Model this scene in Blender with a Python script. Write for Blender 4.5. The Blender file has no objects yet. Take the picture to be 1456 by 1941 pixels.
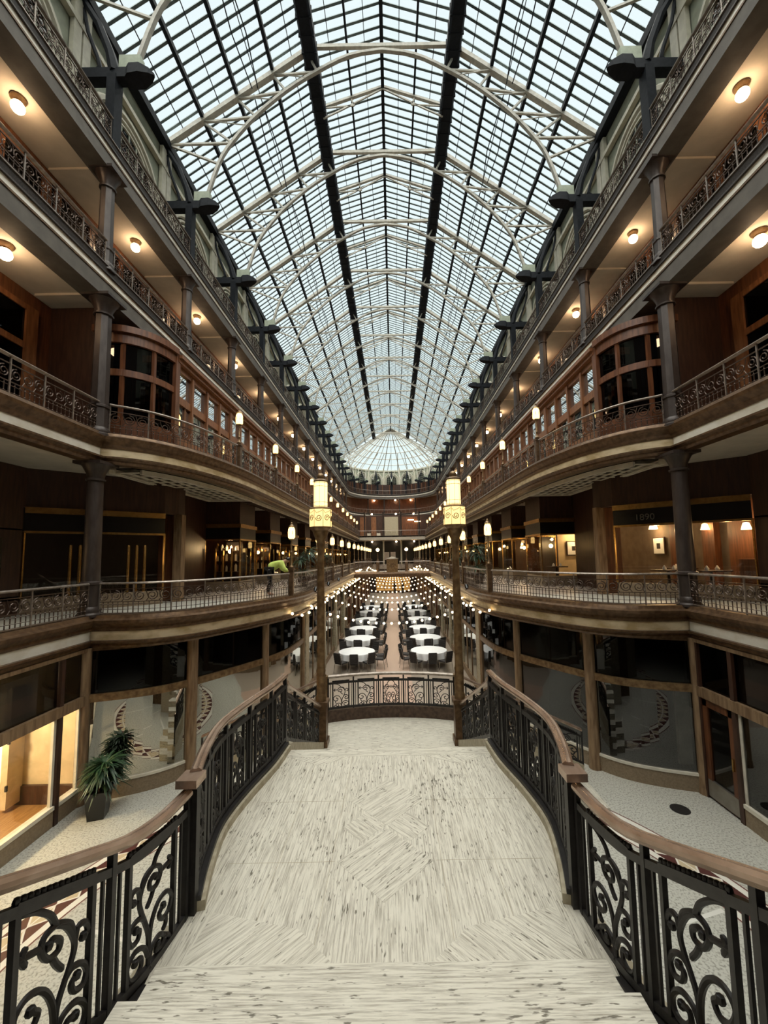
import bpy, math, random
from mathutils import Vector, Matrix
RND = random.Random(11)
S = bpy.context.scene
COL = S.collection
PI = math.pi
# ------------------------------------------------------------------ camera
FPX, PITCH, ROLL = 755.0, math.radians(5.0), math.radians(1.0)
W_PX, H_PX = 1456, 1941
cam_d = bpy.data.cameras.new('camera')
cam = bpy.data.objects.new('camera', cam_d); COL.objects.link(cam)
fwd = Vector((0, math.cos(PITCH), math.sin(PITCH)))
r0 = Vector((1, 0, 0)); u0 = r0.cross(fwd)
rr = r0 * math.cos(ROLL) - u0 * math.sin(ROLL); uu = rr.cross(fwd)
M = Matrix((rr, uu, -fwd)).transposed().to_4x4()
M.translation = Vector((0.12, 0, 5.55))
cam.matrix_world = M
cam_d.sensor_fit = 'VERTICAL'; cam_d.sensor_height = 36.0
cam_d.lens = FPX / H_PX * 36.0
cam_d.shift_x = (W_PX / 2 - 744.85) / H_PX
cam_d.shift_y = (987.46 - H_PX / 2) / H_PX
cam_d.clip_start = 0.05; cam_d.clip_end = 400
S.camera = cam
# ------------------------------------------------------------------ view + world + sun
S.view_settings.view_transform = 'Standard'
S.view_settings.look = 'None'
S.view_settings.gamma = 1.0
S.view_settings.use_curve_mapping = False
S.view_settings.exposure = 0.75
wd = bpy.data.worlds.new('overcast_sky'); S.world = wd; wd.use_nodes = True
nt = wd.node_tree; nt.nodes.clear()
wo = nt.nodes.new('ShaderNodeOutputWorld'); bg = nt.nodes.new('ShaderNodeBackground')
tc = nt.nodes.new('ShaderNodeTexCoord'); sx = nt.nodes.new('ShaderNodeSeparateXYZ'); rp = nt.nodes.new('ShaderNodeValToRGB')
nt.links.new(tc.outputs['Generated'], sx.inputs[0]); nt.links.new(sx.outputs['Z'], rp.inputs[0])
rp.color_ramp.elements[0].position = 0.0; rp.color_ramp.elements[0].color = (0.52, 0.60, 0.59, 1)
rp.color_ramp.elements[1].position = 0.75; rp.color_ramp.elements[1].color = (0.545, 0.60, 0.615, 1)
nt.links.new(rp.outputs[0], bg.inputs[0]); nt.links.new(bg.outputs[0], wo.inputs[0])
bg.inputs[1].default_value = 1.0
sun_d = bpy.data.lights.new('sun', 'SUN'); sun_d.energy = 8.0; sun_d.angle = math.radians(110); sun_d.color = (1.0, 0.95, 0.86)
sun = bpy.data.objects.new('sun', sun_d); COL.objects.link(sun)
sun.rotation_euler = (math.radians(14), 0, 0)
cy = S.cycles
cy.use_denoising = True
cy.max_bounces = 6; cy.diffuse_bounces = 3; cy.glossy_bounces = 3; cy.transmission_bounces = 4; cy.transparent_max_bounces = 10
cy.caustics_reflective = False; cy.caustics_refractive = False
cy.sample_clamp_indirect = 4.0
cy.use_adaptive_sampling = True; cy.adaptive_threshold = 0.02

# ------------------------------------------------------------------ materials
class NT:
    def __init__(s, m): s.t = m.node_tree
    def n(s, typ, **kw):
        q = s.t.nodes.new(typ)
        for k, v in kw.items(): setattr(q, k, v)
        return q
    def l(s, a, b): s.t.links.new(a, b)
    def m(s, op, a, b=None, c=None):
        q = s.n('ShaderNodeMath', operation=op)
        for i, x in enumerate((a, b, c)):
            if x is None: continue
            if isinstance(x, (int, float)): q.inputs[i].default_value = x
            else: s.l(x, q.inputs[i])
        return q.outputs[0]
    def mix(s, f, a, b):
        q = s.n('ShaderNodeMix', data_type='RGBA')
        for i, x in ((0, f), (6, a), (7, b)):
            if isinstance(x, (int, float)): q.inputs[i].default_value = x
            elif isinstance(x, tuple): q.inputs[i].default_value = x + (1,) if len(x) == 3 else x
            else: s.l(x, q.inputs[i])
        return q.outputs[2]

def newmat(name):
    m = bpy.data.materials.new(name); m.use_nodes = True
    return m, m.node_tree.nodes['Principled BSDF'], NT(m)

def mat(name, c1, c2=None, rough=0.6, metal=0.0, scale=6.0, stretch=(1, 1, 1), bump=0.0, detail=4, lo=0.35, hi=0.65, rot=0.0, spec=0.5):
    m, b, t = newmat(name)
    b.inputs['Roughness'].default_value = rough; b.inputs['Metallic'].default_value = metal
    b.inputs['Specular IOR Level'].default_value = spec
    c2 = c2 or tuple(x * 0.8 for x in c1)
    co = t.n('ShaderNodeTexCoord'); mp = t.n('ShaderNodeMapping'); mp.inputs['Scale'].default_value = stretch
    mp.inputs['Rotation'].default_value = (0, 0, rot)
    no = t.n('ShaderNodeTexNoise'); no.inputs['Scale'].default_value = scale; no.inputs['Detail'].default_value = detail
    t.l(co.outputs['Object'], mp.inputs[0]); t.l(mp.outputs[0], no.inputs[0])
    r = t.n('ShaderNodeValToRGB'); r.color_ramp.elements[0].position = lo; r.color_ramp.elements[1].position = hi
    r.color_ramp.elements[0].color = c2 + (1,); r.color_ramp.elements[1].color = c1 + (1,)
    t.l(no.outputs[0], r.inputs[0]); t.l(r.outputs[0], b.inputs['Base Color'])
    if bump:
        bp = t.n('ShaderNodeBump'); bp.inputs['Strength'].default_value = bump; bp.inputs['Distance'].default_value = 0.02
        t.l(no.outputs[0], bp.inputs['Height']); t.l(bp.outputs[0], b.inputs['Normal'])
    return m

def glow(name, c, st):
    m, b, t = newmat(name)
    b.inputs['Base Color'].default_value = c + (1,); b.inputs['Roughness'].default_value = 0.4
    b.inputs['Emission Color'].default_value = c + (1,); b.inputs['Emission Strength'].default_value = st
    return m

def pane(name, refl, tint, rough=0.02, refl_col=(1, 1, 1), fk=.8):
    """thin sheet of glass: a see-through share and a mirror share"""
    m, b, t = newmat(name); t.t.nodes.remove(b)
    o = t.t.nodes['Material Output']
    tr = t.n('ShaderNodeBsdfTransparent'); tr.inputs[0].default_value = tint + (1,)
    gl = t.n('ShaderNodeBsdfGlossy'); gl.inputs['Roughness'].default_value = rough; gl.inputs[0].default_value = refl_col + (1,)
    mx = t.n('ShaderNodeMixShader'); ge = t.n('ShaderNodeNewGeometry'); dt = t.n('ShaderNodeVectorMath', operation='DOT_PRODUCT'); t.l(ge.outputs['Incoming'], dt.inputs[0]); t.l(ge.outputs['Normal'], dt.inputs[1])
    fr = t.m('ADD', t.m('MULTIPLY', t.m('POWER', t.m('SUBTRACT', 1.0, t.m('ABSOLUTE', dt.outputs['Value'])), 5.0), .96), .04)
    f = t.m('ADD', t.m('MULTIPLY', fr, fk), refl); f = t.m('MINIMUM', f, 0.95)
    t.l(f, mx.inputs[0]); t.l(tr.outputs[0], mx.inputs[1]); t.l(gl.outputs[0], mx.inputs[2]); t.l(mx.outputs[0], o.inputs[0])
    return m

def travertine(name, rot):
    m, b, t = newmat(name)
    b.inputs['Roughness'].default_value = 0.5
    co = t.n('ShaderNodeTexCoord'); mp = t.n('ShaderNodeMapping', vector_type='TEXTURE'); mp.inputs['Rotation'].default_value = (0, 0, rot); mp.inputs['Scale'].default_value = (1 / 70, 1 / 3.2, 1 / 70)
    n1 = t.n('ShaderNodeTexNoise'); n1.inputs['Scale'].default_value = 1.3; n1.inputs['Detail'].default_value = 6; n1.inputs['Roughness'].default_value = 0.65
    t.l(co.outputs['Object'], mp.inputs[0]); t.l(mp.outputs[0], n1.inputs[0])
    r1 = t.n('ShaderNodeValToRGB'); r1.color_ramp.elements[0].position = 0.34; r1.color_ramp.elements[0].color = (0.27, 0.24, 0.19, 1)
    r1.color_ramp.elements[1].position = 0.56; r1.color_ramp.elements[1].color = (0.66, 0.625, 0.535, 1)
    t.l(n1.outputs[0], r1.inputs[0])
    mp2 = t.n('ShaderNodeMapping', vector_type='TEXTURE'); mp2.inputs['Rotation'].default_value = (0, 0, rot); mp2.inputs['Scale'].default_value = (1 / 62, 1 / 11, 1 / 62)
    n2 = t.n('ShaderNodeTexNoise'); n2.inputs['Scale'].default_value = 1.0; n2.inputs['Detail'].default_value = 3
    t.l(co.outputs['Object'], mp2.inputs[0]); t.l(mp2.outputs[0], n2.inputs[0])
    r2 = t.n('ShaderNodeValToRGB'); r2.color_ramp.elements[0].position = 0.31; r2.color_ramp.elements[0].color = (0.12, 0.10, 0.07, 1)
    r2.color_ramp.elements[1].position = 0.375; r2.color_ramp.elements[1].color = (1, 1, 1, 1)
    n3 = t.n('ShaderNodeTexNoise'); n3.inputs['Scale'].default_value = 2.6; n3.inputs['Detail'].default_value = 3
    t.l(co.outputs['Object'], n3.inputs[0])
    t.l(t.m('ADD', n2.outputs[0], t.m('MULTIPLY', t.m('SUBTRACT', n3.outputs[0], .5), .22)), r2.inputs[0])
    q = t.n('ShaderNodeMix', data_type='RGBA', blend_type='MULTIPLY'); q.inputs[0].default_value = 1.0
    t.l(r1.outputs[0], q.inputs[6]); t.l(r2.outputs[0], q.inputs[7])
    t.l(t.mix(t.m('MULTIPLY', n3.outputs[0], 0.35), q.outputs[2], (0.63, 0.59, 0.49)), b.inputs['Base Color'])
    return m

def floor_mat():
    m, b, t = newmat('terrazzo_floor'); b.inputs['Roughness'].default_value = 0.38
    co = t.n('ShaderNodeTexCoord'); sp = t.n('ShaderNodeSeparateXYZ'); t.l(co.outputs['Object'], sp.inputs[0])
    X, Y = sp.outputs[0], t.m('SUBTRACT', sp.outputs[1], 5.3)
    rad = t.m('SQRT', t.m('ADD', t.m('MULTIPLY', X, X), t.m('MULTIPLY', Y, Y)))
    no = t.n('ShaderNodeTexNoise'); no.inputs['Scale'].default_value = 28; no.inputs['Detail'].default_value = 3; t.l(co.outputs['Object'], no.inputs[0])
    n2 = t.n('ShaderNodeTexNoise'); n2.inputs['Scale'].default_value = 2.5; t.l(co.outputs['Object'], n2.inputs[0])
    r = t.n('ShaderNodeValToRGB'); r.color_ramp.elements[0].position = 0.36; r.color_ramp.elements[1].position = 0.52
    r.color_ramp.elements[0].color = (0.24, 0.225, 0.19, 1); r.color_ramp.elements[1].color = (0.55, 0.54, 0.48, 1); t.l(no.outputs[0], r.inputs[0])
    base = t.mix(t.m('MULTIPLY', n2.outputs[0], 0.5), r.outputs[0], (0.44, 0.43, 0.37))
    # dining hall paving: pinkish aisle, grey sides
    ax = t.m('LESS_THAN', t.m('ABSOLUTE', X), 0.85)
    far = t.m('GREATER_THAN', sp.outputs[1], 13.0)
    pink = t.mix(t.m('MULTIPLY', no.outputs[0], 0.8), (0.60, 0.43, 0.335), (0.36, 0.24, 0.18))
    grey = t.mix(no.outputs[0], (0.48, 0.41, 0.34), (0.22, 0.17, 0.13))
    base = t.mix(far, base, t.mix(ax, grey, pink))
    # ring of diamonds round the stair
    v = t.m('DIVIDE', t.m('SUBTRACT', rad, 5.5), 0.42)
    ang = t.m('MULTIPLY', t.m('ARCTAN2', X, Y), 84 / (2 * PI))
    u = t.m('ABSOLUTE', t.m('SUBTRACT', t.m('FRACT', t.m('ADD', ang, 100.0)), 0.5))
    dm = t.m('ADD', u, t.m('ABSOLUTE', t.m('SUBTRACT', v, 0.5)))
    dia = t.mix(t.m('GREATER_THAN', dm, 0.40), (0.52, 0.42, 0.27), (0.72, 0.68, 0.6))
    dia = t.mix(t.m('GREATER_THAN', dm, 0.5), dia, (0.085, 0.03, 0.025))
    grid = t.m('LESS_THAN', t.m('ABSOLUTE', t.m('SUBTRACT', v, 0.5)), 0.03)
    inb = t.m('MULTIPLY', t.m('GREATER_THAN', v, 0.0), t.m('LESS_THAN', v, 1.0))
    edge = t.m('MULTIPLY', t.m('GREATER_THAN', v, -0.28), t.m('LESS_THAN', v, 1.28))
    line = t.m('ADD', t.m('LESS_THAN', t.m('ABSOLUTE', t.m('ADD', v, 0.31)), 0.035), t.m('LESS_THAN', t.m('ABSOLUTE', t.m('SUBTRACT', v, 1.31)), 0.035))
    spoke = t.m('MULTIPLY', t.m('LESS_THAN', t.m('ABSOLUTE', t.m('SUBTRACT', t.m('FRACT', t.m('ADD', t.m('DIVIDE', ang, 7.0), 100.0)), 0.5)), 0.012), t.m('LESS_THAN', rad, 5.3))
    base = t.mix(spoke, base, (0.7, 0.68, 0.62))
    base = t.mix(edge, base, (0.72, 0.69, 0.61)); base = t.mix(line, base, (0.14, 0.05, 0.04))
    base = t.mix(inb, base, t.mix(grid, dia, (0.72, 0.68, 0.6)))
    t.l(base, b.inputs['Base Color'])
    return m

IRON = mat('dark_iron', (0.030, 0.027, 0.026), (0.018, 0.016, 0.016), 0.45, 0.3, 20)
ROOFIRON = mat('roof_iron_black', (0.013, 0.016, 0.022), (0.008, 0.01, 0.014), 0.75, 0.0, 10, spec=.2)
TRUSS = mat('truss_paint_grey', (0.50, 0.475, 0.41), (0.37, 0.35, 0.305), 0.55, 0.0, 8)
GUSSET = mat('pale_green_paint', (0.42, 0.47, 0.36), None, 0.6, 0, 8)
BARS = mat('glazing_bar_teal', (0.15, 0.20, 0.21), (0.10, 0.14, 0.15), 0.5, 0.1, 10)
COLMN = mat('column_bronze_paint', (0.060, 0.046, 0.040), (0.036, 0.025, 0.021), 0.42, 0.25, 9, (1, 1, .3))
BRONZE = mat('bronze_brown', (0.17, 0.100, 0.052), (0.08, 0.043, 0.021), 0.4, 0.45, 9)
BRASSY = mat('worn_bronze', (0.27, 0.175, 0.085), (0.14, 0.08, 0.037), 0.38, 0.5, 9, (1, 1, 1))
GOLD = mat('polished_brass', (0.65, 0.42, 0.16), (0.45, 0.26, 0.08), 0.25, 0.9, 12)
HAND = mat('handrail_bronze', (0.50, 0.37, 0.29), (0.33, 0.225, 0.165), 0.27, 0.65, 10, (1, .3, 1))
RAILM = mat('rail_steel', (0.34, 0.29, 0.25), (0.22, 0.18, 0.15), 0.35, 0.6, 12)
RAILD = mat('balustrade_bronze', (0.095, 0.060, 0.042), (0.05, 0.030, 0.02), 0.42, 0.4, 12)
WOOD = mat('red_brown_wood', (0.17, 0.062, 0.024), (0.085, 0.028, 0.011), 0.4, 0, 5, (3, 3, .35))
WOODL = mat('orange_wood', (0.27, 0.112, 0.045), (0.15, 0.056, 0.022), 0.42, 0, 5, (3, 3, .35))
WOODD = mat('dark_wood', (0.060, 0.026, 0.015), (0.032, 0.013, 0.008), 0.45, 0, 5, (3, 3, .35))
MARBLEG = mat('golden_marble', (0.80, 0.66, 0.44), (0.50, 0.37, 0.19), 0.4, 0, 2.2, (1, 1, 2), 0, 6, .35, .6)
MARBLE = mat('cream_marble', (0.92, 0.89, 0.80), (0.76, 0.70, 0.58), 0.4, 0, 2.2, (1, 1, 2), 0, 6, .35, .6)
SOFFIT = mat('cream_plaster', (0.54, 0.48, 0.395), (0.48, 0.43, 0.35), 0.8, 0, 3)
BEAMG = mat('grey_beam_paint', (0.115, 0.10, 0.083), (0.085, 0.073, 0.06), 0.6, 0, 4)
FRIEZE = mat('frieze_dark', (0.055, 0.042, 0.036), (0.02, 0.015, 0.013), 0.5, 0.2, 38)
ATTIC = mat('pale_sage_paint', (0.36, 0.38, 0.295), (0.27, 0.285, 0.22), 0.7, 0, 4)
ATTICL = mat('cream_moulding', (0.60, 0.57, 0.46), (0.50, 0.47, 0.38), 0.65, 0, 5)
STONE = mat('tan_stone', (0.47, 0.42, 0.31), (0.33, 0.28, 0.19), 0.6, 0, 12)
BASEP = mat('tan_base_panel', (0.26, 0.195, 0.125), (0.20, 0.145, 0.09), 0.5, 0, 25)
PIER = mat('pier_bronze_wood', (0.30, 0.20, 0.115), (0.16, 0.095, 0.05), 0.45, 0.2, 7, (2, 2, .25))
BLACK = mat('black_panel', (0.012, 0.011, 0.011), (0.006, 0.006, 0.006), 0.25, 0, 5)
DARKROOM = mat('dark_room_tone', (0.035, 0.030, 0.027), None, 0.9, 0, 3)  # near-black colour paints in the dimness of unlit shop rooms
WHITE = mat('white_linen', (0.86, 0.87, 0.88), (0.80, 0.81, 0.83), 0.8, 0, 3)
TRIMW = mat('white_trim', (0.72, 0.67, 0.56), None, 0.5, 0, 4)
FABRIC = mat('charcoal_fabric', (0.045, 0.040, 0.038), (0.022, 0.02, 0.02), 0.85, 0, 30)
CHROME = mat('grey_metal_leg', (0.32, 0.29, 0.25), None, 0.35, 0.7, 5)
LEAF = mat('leaf_green', (0.03, 0.075, 0.028), (0.010, 0.03, 0.012), 0.45, 0, 12)
ROOMW = mat('warm_cream_wall', (0.75, 0.60, 0.38), None, 0.7, 0, 3)
ROOMF = mat('honey_wood_floor', (0.36, 0.20, 0.075), (0.24, 0.12, 0.04), 0.45, 0, 5, (6, .6, 1))
SHOPWALL = mat('dim_taupe_wall', (0.16, 0.125, 0.095), (0.12, 0.09, 0.07), .8, 0, 3)
TRAV = [travertine('travertine_%d' % i, a) for i, a in enumerate((0, PI / 2, PI / 4, -PI / 4))]
FLOOR = floor_mat()
ROOFGLASS = pane('roof_glass', 0.0, (0.93, 0.97, 0.97), fk=.4)
GLASSL = pane('bright_shop_glass', 0.42, (0.35, 0.34, 0.32), refl_col=(.92, .9, .82))
GLASSR = pane('dim_shop_glass', 0.055, (0.30, 0.30, 0.30), fk=.8)
GLASSC = pane('clear_glass', 0.02, (0.93, 0.92, 0.88))
GLASSW = pane('upper_window_glass', 0.66, (0.12, 0.12, 0.12))
GLASSD = pane('dark_window_glass', 0.02, (0.06, 0.06, 0.06), fk=.3)
LANT = glow('lantern_amber', (1.0, 0.64, 0.22), 2.2)
LANTBIG = glow('lantern_pearl', (1.0, 0.70, 0.30), 1.25)
LANTLOW = glow('lantern_low_pearl', (1.0, 0.70, 0.28), 0.8)
BULB = glow('bulb_warm', (1.0, 0.74, 0.40), 7.5)
GLOBE = glow('globe_warm', (1.0, 0.68, 0.40), 26.0)
SHOPGLOW = glow('shop_lamp', (1.0, 0.60, 0.22), 12.0)
ROOMGLOW = glow('room_lamp', (1.0, 0.80, 0.48), 9.0)

# ------------------------------------------------------------------ mesh builder
class MB:
    def __init__(s): s.v = []; s.f = []; s.mi = []
    def add(s, vs, fs, mi=0):
        n = len(s.v); s.v += [tuple(p) for p in vs]; s.f += [tuple(i + n for i in q) for q in fs]; s.mi += [mi] * len(fs); return s
    def box(s, x0, x1, y0, y1, z0, z1, mi=0):
        x0, x1 = min(x0, x1), max(x0, x1); y0, y1 = min(y0, y1), max(y0, y1)
        return s.add([(x0, y0, z0), (x1, y0, z0), (x1, y1, z0), (x0, y1, z0), (x0, y0, z1), (x1, y0, z1), (x1, y1, z1), (x0, y1, z1)],
                     [(0, 3, 2, 1), (4, 5, 6, 7), (0, 1, 5, 4), (1, 2, 6, 5), (2, 3, 7, 6), (3, 0, 4, 7)], mi)
    def bar(s, p, q, w, h=None, mi=0, up=(0, 0, 1)):
        p, q = Vector(p), Vector(q); h = h or w; d = (q - p).normalized(); up = Vector(up)
        a = d.cross(up)
        if a.length < 1e-4: a = d.cross(Vector((1, 0, 0)))
        a.normalize(); b = a.cross(d); a *= w / 2; b *= h / 2
        return s.add([p - a - b, p + a - b, p + a + b, p - a + b, q - a - b, q + a - b, q + a + b, q - a + b],
                     [(0, 1, 2, 3), (7, 6, 5, 4), (0, 4, 5, 1), (1, 5, 6, 2), (2, 6, 7, 3), (3, 7, 4, 0)], mi)
    def tube(s, pts, r, n=6, mi=0):
        pts = [Vector(p) for p in pts]; k = len(pts); vs = []; a = None
        for i, p in enumerate(pts):
            d = (pts[min(i + 1, k - 1)] - pts[max(i - 1, 0)])
            if d.length < 1e-9: d = Vector((0, 0, 1))
            d.normalize()
            if a is None: a = d.cross(Vector((0, 0, 1)));  a = a if a.length > 1e-3 else d.cross(Vector((1, 0, 0)))
            a = a - d * a.dot(d); a.normalize(); b = d.cross(a)
            ri = r[i] if isinstance(r, (list, tuple)) else r
            vs += [p + (a * math.cos(t * 2 * PI / n) + b * math.sin(t * 2 * PI / n)) * ri for t in range(n)]
        fs = [(i * n + j, i * n + (j + 1) % n, (i + 1) * n + (j + 1) % n, (i + 1) * n + j) for i in range(k - 1) for j in range(n)]
        fs += [tuple(range(n - 1, -1, -1)), tuple((k - 1) * n + j for j in range(n))]
        return s.add(vs, fs, mi)
    def lathe(s, prof, n=12, c=(0, 0, 0), mi=0, rot=0.0):
        vs = [(c[0] + r * math.cos(rot + j * 2 * PI / n), c[1] + r * math.sin(rot + j * 2 * PI / n), c[2] + z) for r, z in prof for j in range(n)]
        k = len(prof)
        fs = [(i * n + j, i * n + (j + 1) % n, (i + 1) * n + (j + 1) % n, (i + 1) * n + j) for i in range(k - 1) for j in range(n)]
        fs += [tuple(range(n - 1, -1, -1)), tuple((k - 1) * n + j for j in range(n))]
        return s.add(vs, fs, mi)
    def sphere(s, c, r, n=8, m=6, mi=0, sz=1.0):
        return s.lathe([(max(r * math.sin(PI * i / m), 1e-4), -r * sz * math.cos(PI * i / m)) for i in range(m + 1)], n, c, mi)
    def sweep(s, prof, path, side=1, mi=0):
        """prof: closed polygon of (offset, z); path: points (x, y[, z]); offset goes to the left of travel times side"""
        P = [Vector((p[0], p[1], p[2] if len(p) > 2 else 0)) for p in path]; k = len(P); n = len(prof); vs = []
        for i, p in enumerate(P):
            d1 = (P[i] - P[i - 1]) if i else (P[1] - P[0]); d2 = (P[i + 1] - P[i]) if i < k - 1 else d1
            d1 = Vector((d1.x, d1.y, 0)).normalized(); d2 = Vector((d2.x, d2.y, 0)).normalized()
            n1 = Vector((-d1.y, d1.x, 0)); n2 = Vector((-d2.y, d2.x, 0)); nn = (n1 + n2).normalized(); c = max(nn.dot(n1), 0.35)
            vs += [p + nn * (o * side / c) + Vector((0, 0, z)) for o, z in prof]
        fs = [(i * n + j, i * n + (j + 1) % n, (i + 1) * n + (j + 1) % n, (i + 1) * n + j) for i in range(k - 1) for j in range(n)]
        fs += [tuple(range(n - 1, -1, -1)), tuple((k - 1) * n + j for j in range(n))]
        return s.add(vs, fs, mi)
    def prism(s, poly, z0, z1, mi=0):
        n = len(poly)
        return s.add([(x, y, z0) for x, y in poly] + [(x, y, z1) for x, y in poly],
                     [tuple(range(n - 1, -1, -1)), tuple(range(n, 2 * n))] + [(i, (i + 1) % n, n + (i + 1) % n, n + i) for i in range(n)], mi)
    def sheet(s, path, z0, z1, mi=0):
        n = len(path)
        return s.add([(p[0], p[1], z0) for p in path] + [(p[0], p[1], z1) for p in path], [(i, i + 1, n + i + 1, n + i) for i in range(n - 1)], mi)
    def quad(s, a, b, c, d, mi=0): return s.add([a, b, c, d], [(0, 1, 2, 3)], mi)
    def mesh(s, name, mats, smooth=False):
        me = bpy.data.meshes.new(name); me.from_pydata(s.v, [], s.f)
        for m in (mats if isinstance(mats, (list, tuple)) else [mats]): me.materials.append(m)
        if any(s.mi): me.polygons.foreach_set('material_index', s.mi)
        if smooth:
            me.polygons.foreach_set('use_smooth', [True] * len(me.polygons)); me.set_sharp_from_angle(angle=math.radians(40))
        me.update(); return me
    def obj(s, name, mats, parent=None, smooth=False, loc=(0, 0, 0)):
        return link(name, s.mesh(name, mats, smooth), parent, loc)

def link(name, me, parent=None, loc=(0, 0, 0), rz=0.0):
    o = bpy.data.objects.new(name, me); COL.objects.link(o); o.location = loc; o.rotation_euler = (0, 0, rz)
    if parent: o.parent = parent
    return o
def tag(o, label, cat, group=None):
    o['label'] = label; o['category'] = cat
    if group: o['group'] = group
    return o
def thing(name, label, cat, group=None, loc=(0, 0, 0), rz=0.0):
    return tag(link(name, None, None, loc, rz), label, cat, group)
def struct(o): o['kind'] = 'structure'; return o
def dup(root, loc, rz, label, group=None):
    r = root.copy(); COL.objects.link(r); r.location = loc; r.rotation_euler = (0, 0, rz); r['label'] = label
    if group: r['group'] = group
    for ch in list(root.children):
        c = ch.copy(); COL.objects.link(c); c.parent = r
        for g in list(ch.children):
            e = g.copy(); COL.objects.link(e); e.parent = c
    return r
ORD = 'first second third fourth fifth sixth seventh eighth ninth tenth eleventh twelfth thirteenth fourteenth fifteenth sixteenth seventeenth eighteenth nineteenth twentieth'.split()
SIDE = {-1: 'left', 1: 'right'}

# ------------------------------------------------------------------ layout numbers
Y0, BAY, NB = 9.7, 4.05, 14
YK = lambda k: Y0 + BAY * k
YEND = YK(13)                       # 62.35: end of the side galleries
XW = 7.15                           # upper gallery fascia line
C2 = [(7.15, 9.7), (6.4, 9.72), (5.75, 9.85), (5.05, 10.4), (4.4, 11.5), (3.8, 12.75), (3.42, 13.7), (3.23, 14.7), (3.2, 15.7)]
C3 = [(7.15, 9.75), (6.75, 9.95), (6.25, 10.4), (5.8, 11.2), (5.48, 12.3), (5.28, 13.5), (5.19, 14.7), (5.16, 16.0)]
def smooth_path(P, per=4):
    out = []
    for i in range(len(P) - 1):
        a, b, c, d = P[max(i - 1, 0)], P[i], P[i + 1], P[min(i + 2, len(P) - 1)]
        for j in range(per):
            t = j / per
            out.append(tuple(0.5 * (2 * b[q] + (c[q] - a[q]) * t + (2 * a[q] - 5 * b[q] + 4 * c[q] - d[q]) * t * t + (3 * b[q] - a[q] - 3 * c[q] + d[q]) * t ** 3) for q in range(len(b))))
    return out + [P[-1]]
C2S, C3S = smooth_path(C2, 3), smooth_path(C3, 3)
YA = 64.0
def arcp(R, n=10): return [(R * math.cos(PI / 2 * i / n), YA + R * math.sin(PI / 2 * i / n)) for i in range(n + 1)]
def ring(a, b): return [(a, -5)] + arcp(a) + arcp(b)[::-1] + [(b, -5)]
mir = lambda P, s: [(s * p[0],) + tuple(p[1:]) for p in P]
def resample(P, n):
    L = [0]
    for a, b in zip(P, P[1:]): L.append(L[-1] + math.dist(a, b))
    out = []
    for i in range(n + 1):
        t = L[-1] * i / n; j = max(q for q in range(len(L)) if L[q] <= t + 1e-9); j = min(j, len(P) - 2)
        f = (t - L[j]) / max(L[j + 1] - L[j], 1e-9); out.append(tuple(P[j][q] + (P[j + 1][q] - P[j][q]) * f for q in range(len(P[0]))))
    return out
def plen(P): return sum(math.dist(a, b) for a, b in zip(P, P[1:]))

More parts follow.
